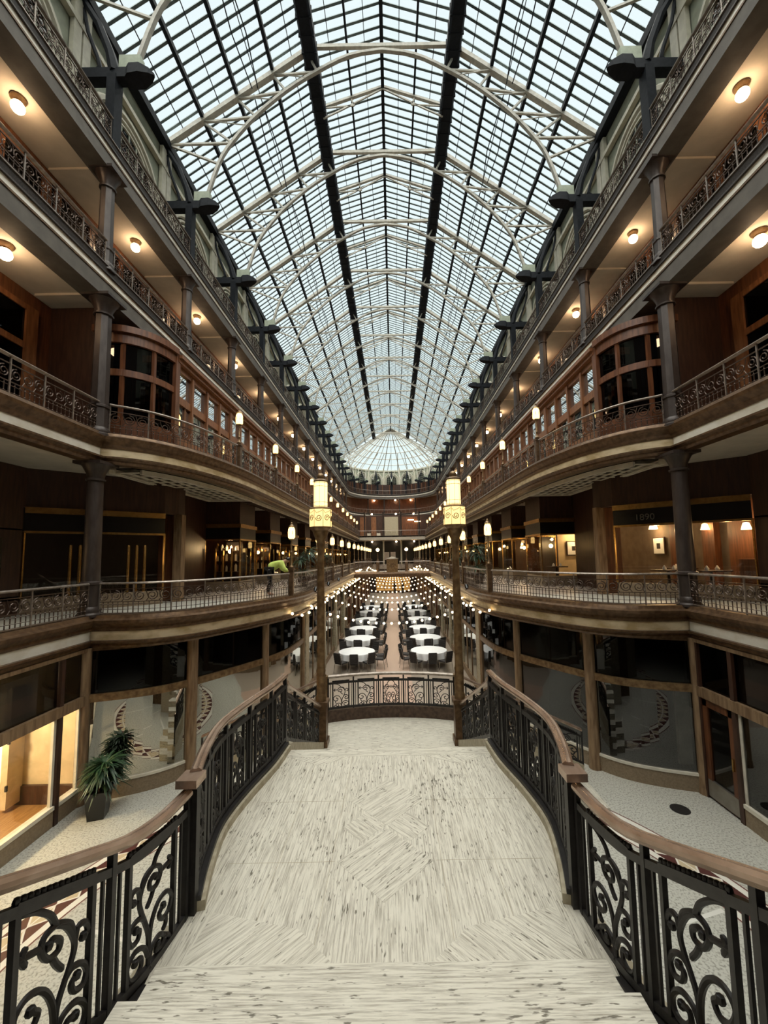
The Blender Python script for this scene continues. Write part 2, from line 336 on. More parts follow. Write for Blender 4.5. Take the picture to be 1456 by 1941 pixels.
# ------------------------------------------------------------------ ground floor slab, end wall behind, platform
struct(MB().box(-12, 12, -5, 75, -0.3, 0).obj('floor', FLOOR))
struct(MB().box(-12, 12, -5.3, -5, 0, 22).obj('wall_back', WOODD))
struct(MB().box(-9.4, 9.4, -5, 0.02, 3.95, 4.25).obj('floor_entrance_platform', TRAV[1]))
for s in (-1, 1):
    sd = SIDE[s]
    # gallery slabs and soffits
    p2 = [(7.15, -5), (7.15, 9.7)] + C2S[1:] + [(3.2, YEND), (10.7, YEND), (10.7, -5)]
    p3 = [(7.15, -5), (7.15, 9.75)] + C3S[1:] + [(5.16, YEND), (10.7, YEND), (10.7, -5)]
    struct(MB().prism(mir(p2, s), 3.6, 4.22).obj('floor_second_level_' + sd, FLOOR))
    struct(MB().prism(mir(p3, s), 8.0, 8.62).obj('ceiling_second_level_' + sd, SOFFIT))
    struct(MB().prism(mir(ring(7.3, 10.4), s), 12.36, 12.80).obj('ceiling_third_level_' + sd, SOFFIT))
    struct(MB().prism(mir(ring(7.3, 10.4), s), 15.84, 16.30).obj('ceiling_fourth_level_' + sd, SOFFIT))
    for z0, z1 in ((12.22, 12.64), (15.7, 16.09)):
        struct(MB().prism(mir(ring(7.08, 7.62), s), z0, z1).obj('trim_gallery_beam_' + sd, BEAMG))
    # fascia mouldings
    lowm = [(-.25, 0), (.02, 0), (.06, .05), (.06, .09), (.13, .14), (.13, .18), (-.25, .18)]
    band = [(-.25, 0), (.03, 0), (.03, .2), (-.25, .2)]
    corn = [(-.25, 0), (.05, 0), (.09, .05), (.09, .1), (.19, .2), (.21, .27), (.13, .31), (.1, .38), (-.25, .38)]
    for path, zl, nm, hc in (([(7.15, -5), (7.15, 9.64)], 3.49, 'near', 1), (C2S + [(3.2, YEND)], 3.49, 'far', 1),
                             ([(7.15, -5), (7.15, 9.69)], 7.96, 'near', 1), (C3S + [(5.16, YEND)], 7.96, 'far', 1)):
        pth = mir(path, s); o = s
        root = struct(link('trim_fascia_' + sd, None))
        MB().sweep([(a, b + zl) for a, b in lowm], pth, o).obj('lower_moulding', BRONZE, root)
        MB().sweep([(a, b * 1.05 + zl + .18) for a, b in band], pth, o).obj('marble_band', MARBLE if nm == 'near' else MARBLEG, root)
        MB().sweep([(a, b + zl + .39) for a, b in corn], pth, o).obj('cornice', BRONZE, root)
    for zl in (12.64, 16.09):
        root = struct(link('trim_fascia_' + sd, None)); pth = mir([(7.15, -5)] + arcp(7.15), s)
        MB().sweep([(-.25, zl + .02), (.05, zl + .02), (.05, zl + .2), (-.25, zl + .2)], pth, s).obj('marble_band', MARBLE, root)
        MB().sweep([(-.25, zl - .03), (.09, zl - .03), (.09, zl + .02), (-.25, zl + .02)], pth, s).obj('lower_moulding', BRONZE, root)
        MB().sweep([(-.25, zl + .2), (.1, zl + .2), (.1, zl + .24), (.06, zl + .26), (.08, zl + .40), (-.25, zl + .42)], pth, s).obj('ornate_frieze', FRIEZE, root)
        MB().sweep([(-.06, zl + .42), (.11, zl + .42), (.11, zl + .445), (-.06, zl + .445)], pth, s).obj('top_moulding', RAILM, root)
    # ribs under the upper ceilings
    for k in range(-1, NB):
        for z, xx in ((12.30, 8.9), (15.78, 8.75)):
            if z < 13 and k > 0: continue
            struct(MB().box(s * 7.62, s * xx, YK(k) - .12, YK(k) + .12, z, z + .08).obj('trim_ceiling_rib_' + sd, SOFFIT))
    # walls
    struct(MB().prism(mir(ring(8.8, 9.0), s), 12.8, 15.86).obj('wall_%s_fourth_level' % sd, WOOD))
    struct(MB().box(s * 9.0, s * 9.2, -5, 10.2, 8.62, 12.4).obj('wall_%s_third_level' % sd, WOOD))
    struct(MB().box(s * 7.6, s * 9.2, 10.2, 10.4, 8.62, 12.4).obj('wall_%s_third_level' % sd, WOODD))
    struct(MB().prism(mir(ring(8.3, 8.5), s), 16.3, 21.2).obj('wall_%s_attic' % sd, ATTIC))
    struct(MB().prism(mir(ring(7.3, 8.4), s), 16.3, 16.45).obj('floor_attic_walk_' + sd, BEAMG))
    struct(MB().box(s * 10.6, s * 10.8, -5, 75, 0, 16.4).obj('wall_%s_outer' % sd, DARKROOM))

# ------------------------------------------------------------------ iron scroll curves
def cat(P, per=6):
    return smooth_path([tuple(p) for p in P], per)
def spiral(cx, cy, r, a0, turns, n=16, end=0.25):
    return [(cx + r * (1 - (1 - end) * i / n) * math.cos(a0 + turns * 2 * PI * i / n), cy + r * (1 - (1 - end) * i / n) * math.sin(a0 + turns * 2 * PI * i / n)) for i in range(n + 1)]

def gallery_rail(path, h, fine=True, heavy=1.0):
    """gallery balustrade along path [(x, y)], heights from 0 to h -> dict of builders"""
    L = plen(path); n = max(1, round(L / 0.81)); cum = [0]
    for a, b in zip(path, path[1:]): cum.append(cum[-1] + math.dist(a, b))
    def at(t):
        t = min(max(t, 0), L)
        for j in range(len(path) - 1):
            if t <= cum[j + 1] + 1e-9:
                f = (t - cum[j]) / max(cum[j + 1] - cum[j], 1e-9); a, b = path[j], path[j + 1]
                return (a[0] + (b[0] - a[0]) * f, a[1] + (b[1] - a[1]) * f)
        return path[-1]
    P = lambda t, z: (*at(t), z)
    D = {q: MB() for q in ('handrail', 'bottom_rail', 'scroll_frieze', 'lattice_panel')}; D['post'] = []
    rect = lambda w, z0, z1: [(-w / 2, z0), (w / 2, z0), (w / 2, z1), (-w / 2, z1)]
    D['handrail'].sweep([(-.035, h - .03), (.035, h - .03), (.045, h - .005), (.025, h + .02), (-.025, h + .02), (-.045, h - .005)], path)
    D['bottom_rail'].sweep(rect(.03, .03, .055), path)
    F = D['scroll_frieze']; F.sweep(rect(.022, h * .80, h * .80 + .018), path); F.sweep(rect(.02, h * .40, h * .40 + .016), path)
    w = L / n; r = .0095 * heavy; ns = 4 if fine else 3
    for i in range(n + 1):
        q = MB(); t = min(max(w * i, .02), L - .02); q.bar(P(t, 0), P(t, h), .026, .026); D['post'].append(q)
    for i in range(n):
        t0 = w * i; hz = h * .40
        for j in range(3):
            c = t0 + w * (j + .5) / 3; rr_ = min(w / 6.3, h * .19); cz = h * .60; sg = 1 if j != 1 else -1
            pts = [(c + sg * (u - c), z) for u, z in spiral(c, cz, rr_, PI * .5, 1.7, 16 if fine else 9)]
            F.tube([P(*q) for q in pts], r, ns)
            if fine: F.tube([P(c - rr_, h * .42), P(c - rr_ * .6, h * .52), P(c - rr_ * 1.1, h * .78)], r * .8, ns)
        Q = D['lattice_panel']
        for j in range(1, 7 if fine else 5):
            t = t0 + w * j / (7 if fine else 5); Q.bar(P(t, .05), P(t, h * .40), .011 * heavy, .011 * heavy)
            for zz in ((.13, .25) if fine else (.19,)):
                p = P(t, h * zz / .76); Q.add([(p[0] - .022, p[1], p[2]), (p[0], p[1] - .022, p[2]), (p[0] + .022, p[1], p[2]), (p[0], p[1] + .022, p[2]), (p[0], p[1], p[2] + .026), (p[0], p[1], p[2] - .026)],
                      [(0, 1, 4), (1, 2, 4), (2, 3, 4), (3, 0, 4), (1, 0, 5), (2, 1, 5), (3, 2, 5), (0, 3, 5)])
        for zz in (.13, .25):
            Q.sweep(rect(.010, h * zz / .76 - .005, h * zz / .76 + .005), [at(t0 + w * q / 4) for q in range(5)])
    return D

def rail_full(D, name, label, loc=(0, 0, 0), group=None, dark=False):
    t = thing(name, label, 'railing', group, loc)
    a, b = (RAILM, RAILD) if not dark else (RAILM, RAILD)
    D['handrail'].obj('handrail', a, t, True); D['bottom_rail'].obj('bottom_rail', a, t)
    D['scroll_frieze'].obj('scroll_frieze', b, t); D['lattice_panel'].obj('lattice_panel', b, t)
    for p in D['post']: p.obj('post', a, t)
    return t
def rail_one(D):
    m = MB()
    for k in ('handrail', 'bottom_rail'): m.add(D[k].v, D[k].f, 0)
    for p in D['post']: m.add(p.v, p.f, 0)
    for k in ('scroll_frieze', 'lattice_panel'): m.add(D[k].v, D[k].f, 1)
    return m.mesh('balcony_railing', [RAILM, RAILD])

LEVEL = {2: 'second-level', 3: 'third-level', 4: 'fourth-level', 5: 'topmost attic'}
straight = [(0, .14), (0, BAY - .14)]
for lv, h, zb, hv in ((2, .76, 4.25, 1.3), (3, .86, 8.63, 1.3), (4, .70, 13.06, 1.2), (5, .70, 16.51, 1.2)):
    proto = None; far = rail_one(gallery_rail(straight, h, False, hv))
    for s in (-1, 1):
        sd = SIDE[s]; g = '%s balcony railings on the %s' % (LEVEL[lv], sd)
        kk = range(-1, NB - 1) if lv > 3 else [-1] + list(range(2, NB - 1))
        for k in kk:
            x = XW - .03 if (lv > 3 or k < 0) else {2: 3.22, 3: 5.16}[lv]
            n = k + 1
            lb = 'bronze scroll railing on the %s %s balcony, %s bay counting from the viewer' % (sd, LEVEL[lv], ORD[n])
            loc = (s * x, YK(k), zb)
            if k < 3:
                if proto is None: proto = rail_full(gallery_rail(straight, h, True, hv), 'balcony_railing', lb, loc, g)
                else: dup(proto, loc, 0, lb, g)
            else:
                o = link('balcony_railing', far, None, loc); tag(o, lb, 'railing', g)
        if lv < 4:
            C = C2S if lv == 2 else C3S
            full = [(p[0] + .02, p[1]) for p in C] + [({2: 3.22, 3: 5.16}[lv], 19)]
            a = [p for p in full if p[1] < YK(1) - .2]
            a = [(7.0, full[0][1] + .02)] + a[2:] + [(full[[i for i, p in enumerate(full) if p[1] >= YK(1) - .12][0]][0], YK(1) - .16)]
            b0 = [p for p in full if YK(1) + .2 < p[1] < YK(2) - .2]
            b = [(a[-1][0] - .03, YK(1) + .16)] + b0 + [(full[-1][0], YK(2) - .12)]
            for q, wd_, n in ((a, 'swelling round the curved corner', 1), (b, 'just past the curved corner', 2)):
                rail_full(gallery_rail(mir(q, s), h, True, hv), 'balcony_railing', 'bronze scroll railing %s of the %s %s balcony' % (wd_, sd, LEVEL[lv]), (0, 0, zb), g)

# ------------------------------------------------------------------ columns
def column(z0, z1, r, nn=12):
    H = z1 - z0
    base = MB().lathe([(r * 1.45, 0), (r * 1.45, .06), (r * 1.25, .1), (r * 1.3, .16), (r * 1.06, .24)], nn, rot=PI / nn).mesh('base', COLMN, True)
    sh = MB().lathe([(r * 1.04, .2), (r * 1.04, H * .2), (r * 1.22, H * .2 + .02), (r * 1.22, H * .2 + .07), (r, H * .2 + .1), (r * .9, H - .42)], nn, rot=PI / nn).mesh('shaft', COLMN, True)
    cp = MB().lathe([(r * 1.1, H - .46), (r * 1.12, H - .42), (r * .92, H - .4), (r * 1.05, H - .28), (r * 1.45, H - .12), (r * 1.7, H - .06)], 12)
    cp.box(-r * 1.75, r * 1.75, -r * 1.75, r * 1.75, H - .07, H); cp = cp.mesh('capital', COLMN, True)
    return [('base', base), ('shaft', sh), ('capital', cp)]
def place_column(parts, loc, label, group):
    t = thing('gallery_column', label, 'column', group, loc)
    for n, m in parts: link(n, m, t)
    return t
c2, c3, c4 = column(4.22, 7.97, .19), column(8.62, 12.24, .2, 8), column(13.0, 15.74, .175, 8)
for s in (-1, 1):
    sd = SIDE[s]
    for lv, z, c in ((2, 4.22, c2), (3, 8.62, c3)):
        place_column(c, (s * 7.2, Y0, z), 'dark iron column on the %s %s balcony where the railing starts to curve' % (sd, LEVEL[lv]), 'gallery columns')
    for k in range(-1, NB):
        place_column(c4, (s * 7.25, YK(k), 13.0), '%s dark iron column from the viewer along the %s fourth-level balcony' % (ORD[k + 1], sd), 'gallery columns')

# ------------------------------------------------------------------ roof brackets, trusses, girders, skylight
post_m = MB().box(-.12, .12, -.15, .15, 0, 2.15); post_m = post_m.mesh('post', ROOFIRON)
def bracket(s, k):
    sd = SIDE[s]; t = thing('roof_bracket', 'black iron post and bracket carrying the roof truss, %s from the viewer on the %s' % (ORD[k + 1], sd), 'bracket', 'roof brackets', (s * 7.2, YK(k), 16.4))
    link('post', post_m, t)
    a = MB(); sec = [(1.0, .12, 2.1, 2.36), (.9, .13, 2.06, 2.38), (-.35, .13, 2.06, 2.38), (-.45, .2, 2.07, 2.43), (-.72, .21, 2.1, 2.43), (-.95, .12, 2.17, 2.36), (-1.06, .03, 2.22, 2.28)]
    vs = [q for x, w, z0, z1 in sec for q in ((s * x, -w, z0), (s * x, w, z0), (s * x, w * .8, z1), (s * x, -w * .8, z1))]
    a.add(vs, [(4 * i + q, 4 * i + (q + 1) % 4, 4 * i + 4 + (q + 1) % 4, 4 * i + 4 + q) for i in range(len(sec) - 1) for q in range(4)] + [(0, 1, 2, 3), tuple(4 * len(sec) - 4 + q for q in (3, 2, 1, 0))])
    a.obj('arm', ROOFIRON, t)
    MB().tube([(s * .55, 0, 2.38), (s * .42, 0, 2.5), (s * .5, 0, 2.8), (s * .8, 0, 3.6), (s * .95, 0, 4.3)], [.07, .06, .055, .05, .05], 6).obj('brace', ROOFIRON, t, True)
    MB().tube([(0, 0, 2.3), (s * .15, 0, 2.9), (s * .5, 0, 3.8), (s * .95, 0, 4.55)], [.16, .12, .1, .09], 6).obj('strut', ROOFIRON, t, True)
    MB().box(-s * .15, -s * .72, -.1, .1, 2.36, 2.75).obj('gusset_plate', GUSSET, t)
LC = [(6.62, 18.95), (6.19, 20.37), (5.71, 21.23), (4.83, 22.31), (3.67, 23.36), (2.48, 24.16), (1.25, 24.8), (0, 25.02)]
UC = [(8.14, 21.2), (6.83, 22.12), (5.54, 23.06), (4.2, 24.05), (2.9, 25.02)]
def truss_parts():
    out = []
    lc = smooth_path(LC, 3); full = lc + [(-x, z) for x, z in lc[::-1][1:]]
    m = MB()
    for a, b in zip(full, full[1:]): m.bar((a[0], 0, a[1]), (b[0], 0, b[1]), .10, .12, up=(0, 1, 0))
    out.append(('lower_chord', m.mesh('lower_chord', TRUSS)))
    for s in (-1, 1):
        m = MB(); m.bar((s * UC[0][0], 0, UC[0][1]), (s * UC[-1][0], 0, UC[-1][1]), .16, .2, up=(0, 1, 0)); out.append(('upper_chord', m.mesh('upper_chord', TRUSS)))
        m = MB()
        for a, b in ((0, 1), (0, 2), (1, 2), (1, 3), (2, 3), (2, 4), (3, 4), (3, 5), (4, 5)):
            u, l = UC[a], LC[b]; m.bar((s * u[0], .03, u[1]), (s * l[0], .03, l[1]), .065, .075, up=(0, 1, 0))
        for a, b in ((1, 2.6), (2, 3.6), (3, 4.6)):
            i = int(b); f = b - i; l = [LC[i][q] + (LC[i + 1][q] - LC[i][q]) * f for q in (0, 1)]; u = UC[a]
            m.tube([(s * u[0], -.05, u[1]), (s * l[0], -.05, l[1])], .02, 5)
        out.append(('web', m.mesh('web', TRUSS)))
    m = MB().bar((-2.9, 0, 25.2), (2.9, 0, 25.2), .12, .14); out.append(('tie', m.mesh('tie', TRUSS)))
    return out
TP = truss_parts()
def half_parts():
    m = MB()
    for s in (-1, 1):
        m.bar((0, 0, 26.08), (s * 2.6, 0, 25.14), .09, .12, up=(0, 1, 0)); m.bar((0, 0, 26.0), (s * 1.9, 0, 24.95), .05, .06); m.bar((s * 1.9, 0, 24.95), (s * 2.6, 0, 24.6), .05, .06)
        m.bar((s * 2.6, 0, 25.1), (s * 1.25, 0, 25.2), .05, .05); m.bar((s * 1.25, 0, 25.2), (s * 1.4, 0, 25.55), .05, .05)
    return m.mesh('ridge_frame', TRUSS)
HP = half_parts()
for k in range(-1, NB):
    for s in (-1, 1): bracket(s, k)
    t = thing('roof_truss', 'pale grey arched steel truss spanning the skylight, %s from the viewer' % ORD[k + 1], 'truss', 'roof trusses', (0, YK(k), 0))
    for n, m in TP: link(n, m, t)
    if k < NB - 1:
        tag(link('ridge_frame', HP, None, (0, YK(k) + BAY / 2, 0)), 'slim frame under the skylight ridge in the %s bay from the viewer' % ORD[k + 1], 'roof frame', 'ridge frames')
YR0, YR1 = -4.0, 64.0
for s in (-1, 1):
    sd = SIDE[s]
    g = MB(); X = 2.75
    g.sweep([(-.2, 24.62), (.2, 24.62), (.27, 24.72), (.27, 25.05), (.2, 25.15), (-.2, 25.15), (-.27, 25.05), (-.27, 24.72)], [(s * X, YR0), (s * X, YR1)])
    y = YR0
    while y < 40:
        g.box(s * X - .29, s * X + .29, y, y + .05, 24.6, 25.1); y += .5
    tag(g.obj('roof_girder', ROOFIRON), 'heavy dark girder running the length of the skylight %s of the ridge' % sd, 'girder', 'skylight girders')
    for i, (x, z) in enumerate([UC[1], UC[2], UC[3]]):
        tag(MB().box(s * x - .06, s * x + .06, YR0, YR1, z + .06, z + .24).obj('roof_purlin', ROOFIRON), 'black purlin running along the %s skylight slope, %s above the eave' % (sd, ORD[i]), 'purlin', 'skylight purlins')
    tag(MB().box(s * 1.37 - .04, s * 1.37 + .04, YR0, YR1, 25.62, 25.74).obj('roof_purlin', ROOFIRON), 'black purlin %s of the ridge inside the two heavy girders' % sd, 'purlin', 'skylight purlins')
    tag(MB().box(s * 8.0, s * 8.45, YR0, YR1, 20.95, 21.25).obj('eave_beam', ROOFIRON), 'dark eave beam along the foot of the %s skylight slope' % sd, 'beam')
    root = struct(link('ceiling_skylight_' + sd, None))
    # glass one sheet per bay; bars across
    G = MB(); B = MB(); Wr = MB()
    sl = [((8.25, 21.42), (2.8, 25.42)), ((2.75, 25.42), (0, 26.35))]
    for (a, za), (b, zb) in sl:
        y = YR0
        while y < YR1 - .1:
            y2 = min(y + BAY, YR1)
            G.quad((s * a, y, za + .07), (s * a, y2, za + .07), (s * b, y2, zb + .07), (s * b, y, zb + .07)); y = y2
        n = int((YR1 - YR0) / .3375)
        for i in range(n + 1):
            yy = YR0 + i * (YR1 - YR0) / n
            B.bar((s * a, yy, za), (s * b, yy, zb), .085, .03)
        for f in ((.125, .375, .625, .875) if a > 5 else (.25, .75)):
            x, z = a + (b - a) * f, za + (zb - za) * f; Wr.bar((s * x, YR0, z - .1), (s * x, YR1, z - .1), .025, .03)
    G.obj('glass_sheet', ROOFGLASS, root); B.obj('glazing_bars', BARS, root); Wr.obj('tie_rods', ROOFIRON, root)
tag(MB().box(-.07, .07, YR0, YR1, 26.0, 26.34).obj('ridge_beam', ROOFIRON), 'dark ridge beam along the top of the skylight', 'beam')
for s in (-1, 1):
    for k in range(0, 9):
        m = MB()
        for q in (0, .22): m.tube([(s * (4.95 - q), YK(k) + .1, 23.35), (s * (4.95 - q * 2.2), YK(k) + BAY * .5, 22.9), (s * (4.95 - q), YK(k + 1) - .1, 23.35)], .02, 4)
        tag(m.obj('tie_cable', ROOFIRON), 'pair of thin dark rods slung under the %s skylight slope, %s bay' % (SIDE[s], ORD[k]), 'tie rod', 'slung tie rods')

# ------------------------------------------------------------------ attic arches
def attic():
    P = {}
    m = MB(); cy_, cz = BAY / 2, 1.55; R0 = 1.5
    def arc(R, n=18): return [(0, cy_ - R * math.cos(PI * i / n), cz + R * math.sin(PI * i / n)) for i in range(n + 1)]
    for R, w in ((R0 + .12, .10), (R0 - .08, .06), (R0 - .25, .05)):
        m.tube([(0, cy_ - R, .6)] + arc(R) + [(0, cy_ + R, .6)], w, 6)
    P['arch_moulding'] = m.mesh('arch_moulding', ATTICL, True)
    g = MB(); R = R0 - .2; g.add([(0, cy_ - R, .6)] + [(0, y, z) for _, y, z in arc(R)] + [(0, cy_ + R, .6)], [tuple(range(21))]); P['glass'] = g.mesh('glass', GLASSD)
    b = MB()
    for i in range(-3, 4):
        y = i * .36; b.box(-.03, .03, cy_ + y - .025, cy_ + y + .025, .6, cz + math.sqrt(max(R * R - y * y, 0)))
    for z in (1.0, 1.45, 1.9, 2.35): 
        w = R if z < cz else math.sqrt(max(R * R - (z - cz) ** 2, 0)); b.box(-.03, .03, cy_ - w, cy_ + w, z - .02, z + .02)
    P['glazing_bars'] = b.mesh('glazing_bars', ATTIC)
    p = MB()
    for y in (.16, BAY - .16): p.box(-.06, .06, y - .13, y + .13, 0, 4.4)
    p.box(-.08, .08, 0, BAY, 3.6, 3.75); p.box(-.08, .08, 0, BAY, .45, .58)
    P['pilaster_panel'] = p.mesh('pilaster_panel', ATTICL)
    h = MB(); h.lathe([(.36, 0), (.36, .1), (.30, .1), (.30, .02)], 20)
    return P
AT = attic()
for s in (-1, 1):
    for k in range(-1, NB - 1):
        w = thing('attic_window', 'arched sage and cream attic window, %s bay from the viewer on the %s' % (ORD[k + 1], SIDE[s]), 'window', 'attic arched windows', (s * 8.2, YK(k), 16.45))
        for n, m in AT.items(): link(n, m, w)

# ------------------------------------------------------------------ ceiling lights
cl_b = MB().lathe([(.15, 0), (.15, -.04), (.1, -.09), (.1, -.13)], 14).mesh('base', BRASSY, True)
cl_g = MB().sphere((0, 0, -.22), .13, 14, 8).mesh('globe', GLOBE, True)
for s in (-1, 1):
    for k in range(-1, NB):
        for lv, z, x in ((4, 15.84, 8.05), (3, 12.36, 8.1)):
            if lv == 3 and k > -1: continue
            t = thing('ceiling_light', 'glowing globe ceiling light over the %s %s gallery, %s from the viewer' % (SIDE[s], LEVEL[lv], ORD[k + 1]), 'light', 'gallery ceiling lights', (s * x, YK(k) + BAY * .58, z))
            link('base', cl_b, t); link('globe', cl_g, t)

# ------------------------------------------------------------------ balcony lamps
def balcony_lamp_parts(hp, hl, r):
    P = []
    P.append(('newel', MB().box(-.075, .075, -.075, .075, 0, .92).box(-.1, .1, -.1, .1, .88, .95).mesh('newel', BRONZE)))
    P.append(('pole', MB().lathe([(.06, .95), (.075, 1.0), (.03, 1.06), (.028, hp - .5), (.05, hp - .45), (.028, hp - .4), (.026, hp - .06), (.1 * r / .12, hp)], 10).mesh('pole', BRASSY, True)))
    P.append(('lantern', MB().lathe([(r * .62, hp), (r * .95, hp + hl * .12), (r, hp + hl * .55), (r * .9, hp + hl * .8), (r * .6, hp + hl)], 12).mesh('lantern', LANT, True)))
    cg = MB()
    for i in range(6):
        a = PI * i / 3; cg.bar((r * .64 * math.cos(a), r * .64 * math.sin(a), hp), (r * 1.03 * math.cos(a), r * 1.03 * math.sin(a), hp + hl * .5), .012); cg.bar((r * 1.03 * math.cos(a), r * 1.03 * math.sin(a), hp + hl * .5), (r * .62 * math.cos(a), r * .62 * math.sin(a), hp + hl), .012)
    P.append(('cage', cg.mesh('cage', BRASSY)))
    P.append(('cap', MB().lathe([(r * .85, hp + hl * .97), (r * .8, hp + hl * 1.06), (r * .4, hp + hl * 1.18), (r * .2, hp + hl * 1.24), (r * .28, hp + hl * 1.3), (.005, hp + hl * 1.42)], 12).mesh('cap', BRASSY, True)))
    return P
LP = {2: balcony_lamp_parts(1.95, .42, .125), 3: balcony_lamp_parts(1.65, .42, .125)}
for s in (-1, 1):
    for lv, z in ((2, 4.24), (3, 8.62)):
        for k in range(1, NB - 1):
            x = {2: 3.22, 3: 5.17}[lv] + (.17 if (k == 1 and lv == 2) else .09 if k == 1 else 0)
            t = thing('balcony_lamp', 'amber lantern on a bronze post on the %s %s balcony, %s from the viewer' % (SIDE[s], LEVEL[lv], ORD[k - 1]), 'lamp', 'balcony lanterns', (s * x, YK(k), z))
            for n, m in LP[lv]: link(n, m, t)

# ------------------------------------------------------------------ third level: windows and curved bay
def l3_bay_parts():
    fr = MB(); cap = MB(); gl = MB()
    fr.box(0, .16, 0, BAY, 0, .62)
    fr.box(0, .16, 0, BAY, 1.62, 1.86); fr.box(0, .16, 0, BAY, 2.62, 2.8)
    for i in range(5):
        y = i * BAY / 4; w = .11 if i in (0, 4) else .055
        fr.box(-.04, .16, max(y - w, 0), min(y + w, BAY), .6, 2.7)
    for i in range(3):
        fr.box(.03, .13, (i + .5) * BAY / 3 - .02, (i + .5) * BAY / 3 + .02, .6, 1.65)
    cap.box(-.12, 1.0, 0, BAY, 2.8, 2.92); cap.box(-.2, 1.0, 0, BAY, 2.92, 3.02)
    gl.box(.07, .09, 0, BAY, .62, 2.62)
    return [('frame', fr.mesh('frame', WOODL)), ('cornice', cap.mesh('cornice', WOODL)), ('panes', gl.mesh('panes', GLASSW))]
L3P = l3_bay_parts()
bayC = [(7.75, 10.2), (7.35, 10.18), (6.95, 10.28), (6.6, 10.55), (6.38, 10.95), (6.3, 11.4)]
wn = 0
for s in (-1, 1):
    sd = SIDE[s]
    struct(MB().box(s * 7.6, s * 7.7, 10.3, YEND, 8.62, 12.3).obj('wall_%s_third_level' % sd, DARKROOM))
    path = mir(smooth_path(bayC, 4), s)
    wn += 1; root = struct(link('window_%d' % wn, None))
    rc = lambda z0, z1, w=.05, w2=-.08: [(w2, z0), (w, z0), (w, z1), (w2, z1)]
    f = MB()
    for z0, z1, w in ((8.62, 9.25, .05), (10.44, 10.62, .06), (11.35, 11.62, .08)): f.sweep(rc(z0, z1, w), path, s)
    f.obj('frame', WOOD, root)
    MB().sweep(rc(8.6, 8.75, .12), path, s).obj('sill', TRIMW, root)
    MB().sweep(rc(11.62, 11.8, .16), path, s).obj('cornice', WOOD, root)
    MB().sheet(path, 9.2, 11.4).obj('panes', GLASSD, root)
    m = MB()
    for q in resample(path, 3)[1:]: m.box(q[0] - .05, q[0] + .05, q[1] - .05, q[1] + .05, 8.6, 11.5)
    m.box(s * 6.2, s * 6.4, 11.33, 11.55, 8.6, 11.7)
    m.obj('mullions', WOOD, root)
    m = MB()
    for q in resample(path, 22)[2:-2]:
        m.box(q[0] - .012 + s * .12, q[0] + .012 + s * .12, q[1] + .08, q[1] + .1, 9.25, 10.45)
    m.obj('shutter', WOOD, root)
    for k in range(0, NB - 1):
        wn += 1; y = YK(k) + 1.75
        root = struct(link('window_%d' % wn, None, None, (s * 6.3, y, 8.64)))
        if s < 0: root.scale = (-1, 1, 1)
        for n, me in L3P: link(n, me, root)
    # near-bay windows on the recessed wall and all along the fourth level
    for lv, x, z0, kk in ((3, 9.0, 8.62, range(-2, 0)), (4, 8.8, 12.95, range(-2, NB))):
        for k in kk:
            wn += 1; root = struct(link('window_%d' % wn, None, None, (s * x, YK(k), z0)))
            fr = MB(); H = 3.35 if lv == 3 else 2.6
            for i in range(4):
                y = .12 + i * (BAY - .24) / 3; w = .16 if i in (0, 3) else .1
                fr.box(-s * .1, 0, y - w, y + w, 0, H)
            for a, b in ((0, .5), (H * .66, H * .66 + .16), (H - .14, H)): fr.box(-s * .08, 0, 0, BAY, a, b)
            fr.obj('frame', WOODL if k % 2 else WOOD, root)
            MB().box(-s * .045, -s * .03, .1, BAY - .1, .5, H - .1).obj('panes', GLASSD, root)
            MB().box(-s * .02, -s * .01, .1, BAY - .1, .5, H - .1).obj('dark_backing', BLACK, root)  # black sheet paints the unlit dark behind the panes

# ------------------------------------------------------------------ grand stair
ZL, ZM = 2.85, 1.55                  # upper and lower landing
RB = [(1.47, 3.3), (1.58, 3.7), (1.66, 4.2), (1.61, 4.75), (1.5, 5.35), (1.46, 5.87)]
RBS = smooth_path(RB, 4)
outl = [(x + .1, y) for x, y in RBS] + [(-x - .1, y) for x, y in RBS[::-1]]
stair = struct(link('floor_stair_landing', None))
MB().prism([(1.5, 2.6)] + outl + [(-1.5, 2.6)], 0, ZL - .05).obj('body', BRONZE, stair)
T = MB(); T.prism([(1.5, 2.6)] + outl + [(-1.5, 2.6)], ZL - .05, ZL); T.obj('paving', TRAV[0], stair)
e = .0015
MB().prism([(-1.4, 5.66), (1.4, 5.66), (1.44, 5.87), (-1.44, 5.87)], ZL, ZL + e).obj('border_stone', TRAV[1], stair)
MB().prism([(-1.38, 2.6), (1.38, 2.6), (1.38, 2.86), (-1.38, 2.86)], ZL, ZL + e).obj('border_stone', TRAV[1], stair)
for i, (cy0, r) in enumerate(((4.67, .41), (3.79, .43))):
    MB().prism([(-r, cy0), (0, cy0 + r), (r, cy0), (0, cy0 - r)], ZL, ZL + e).obj('diamond_stone', TRAV[3], stair)
for s in (-1, 1):
    MB().prism([(s * .43, 4.24), (s * .22, 4.46), (s * .015, 4.25), (s * .23, 4.03)], ZL, ZL + e).obj('diamond_stone', TRAV[2], stair)
    MB().prism([(s * 1.3, 5.64), (s * .9, 5.43), (s * .5, 5.64)], ZL, ZL + e).obj('corner_stone', TRAV[3 if s < 0 else 2], stair)
    MB().prism([(s * .3, 2.87), (s * .62, 3.15), (s * 1.3, 3.3), (s * 1.36, 2.87)], ZL, ZL + e).obj('corner_stone', TRAV[2 if s > 0 else 3], stair)
J = MB()
for x in (-.95, -.48, .5, .97): J.box(x - .002, x + .002, 2.88, 5.64, ZL + .0001, ZL + .0008)
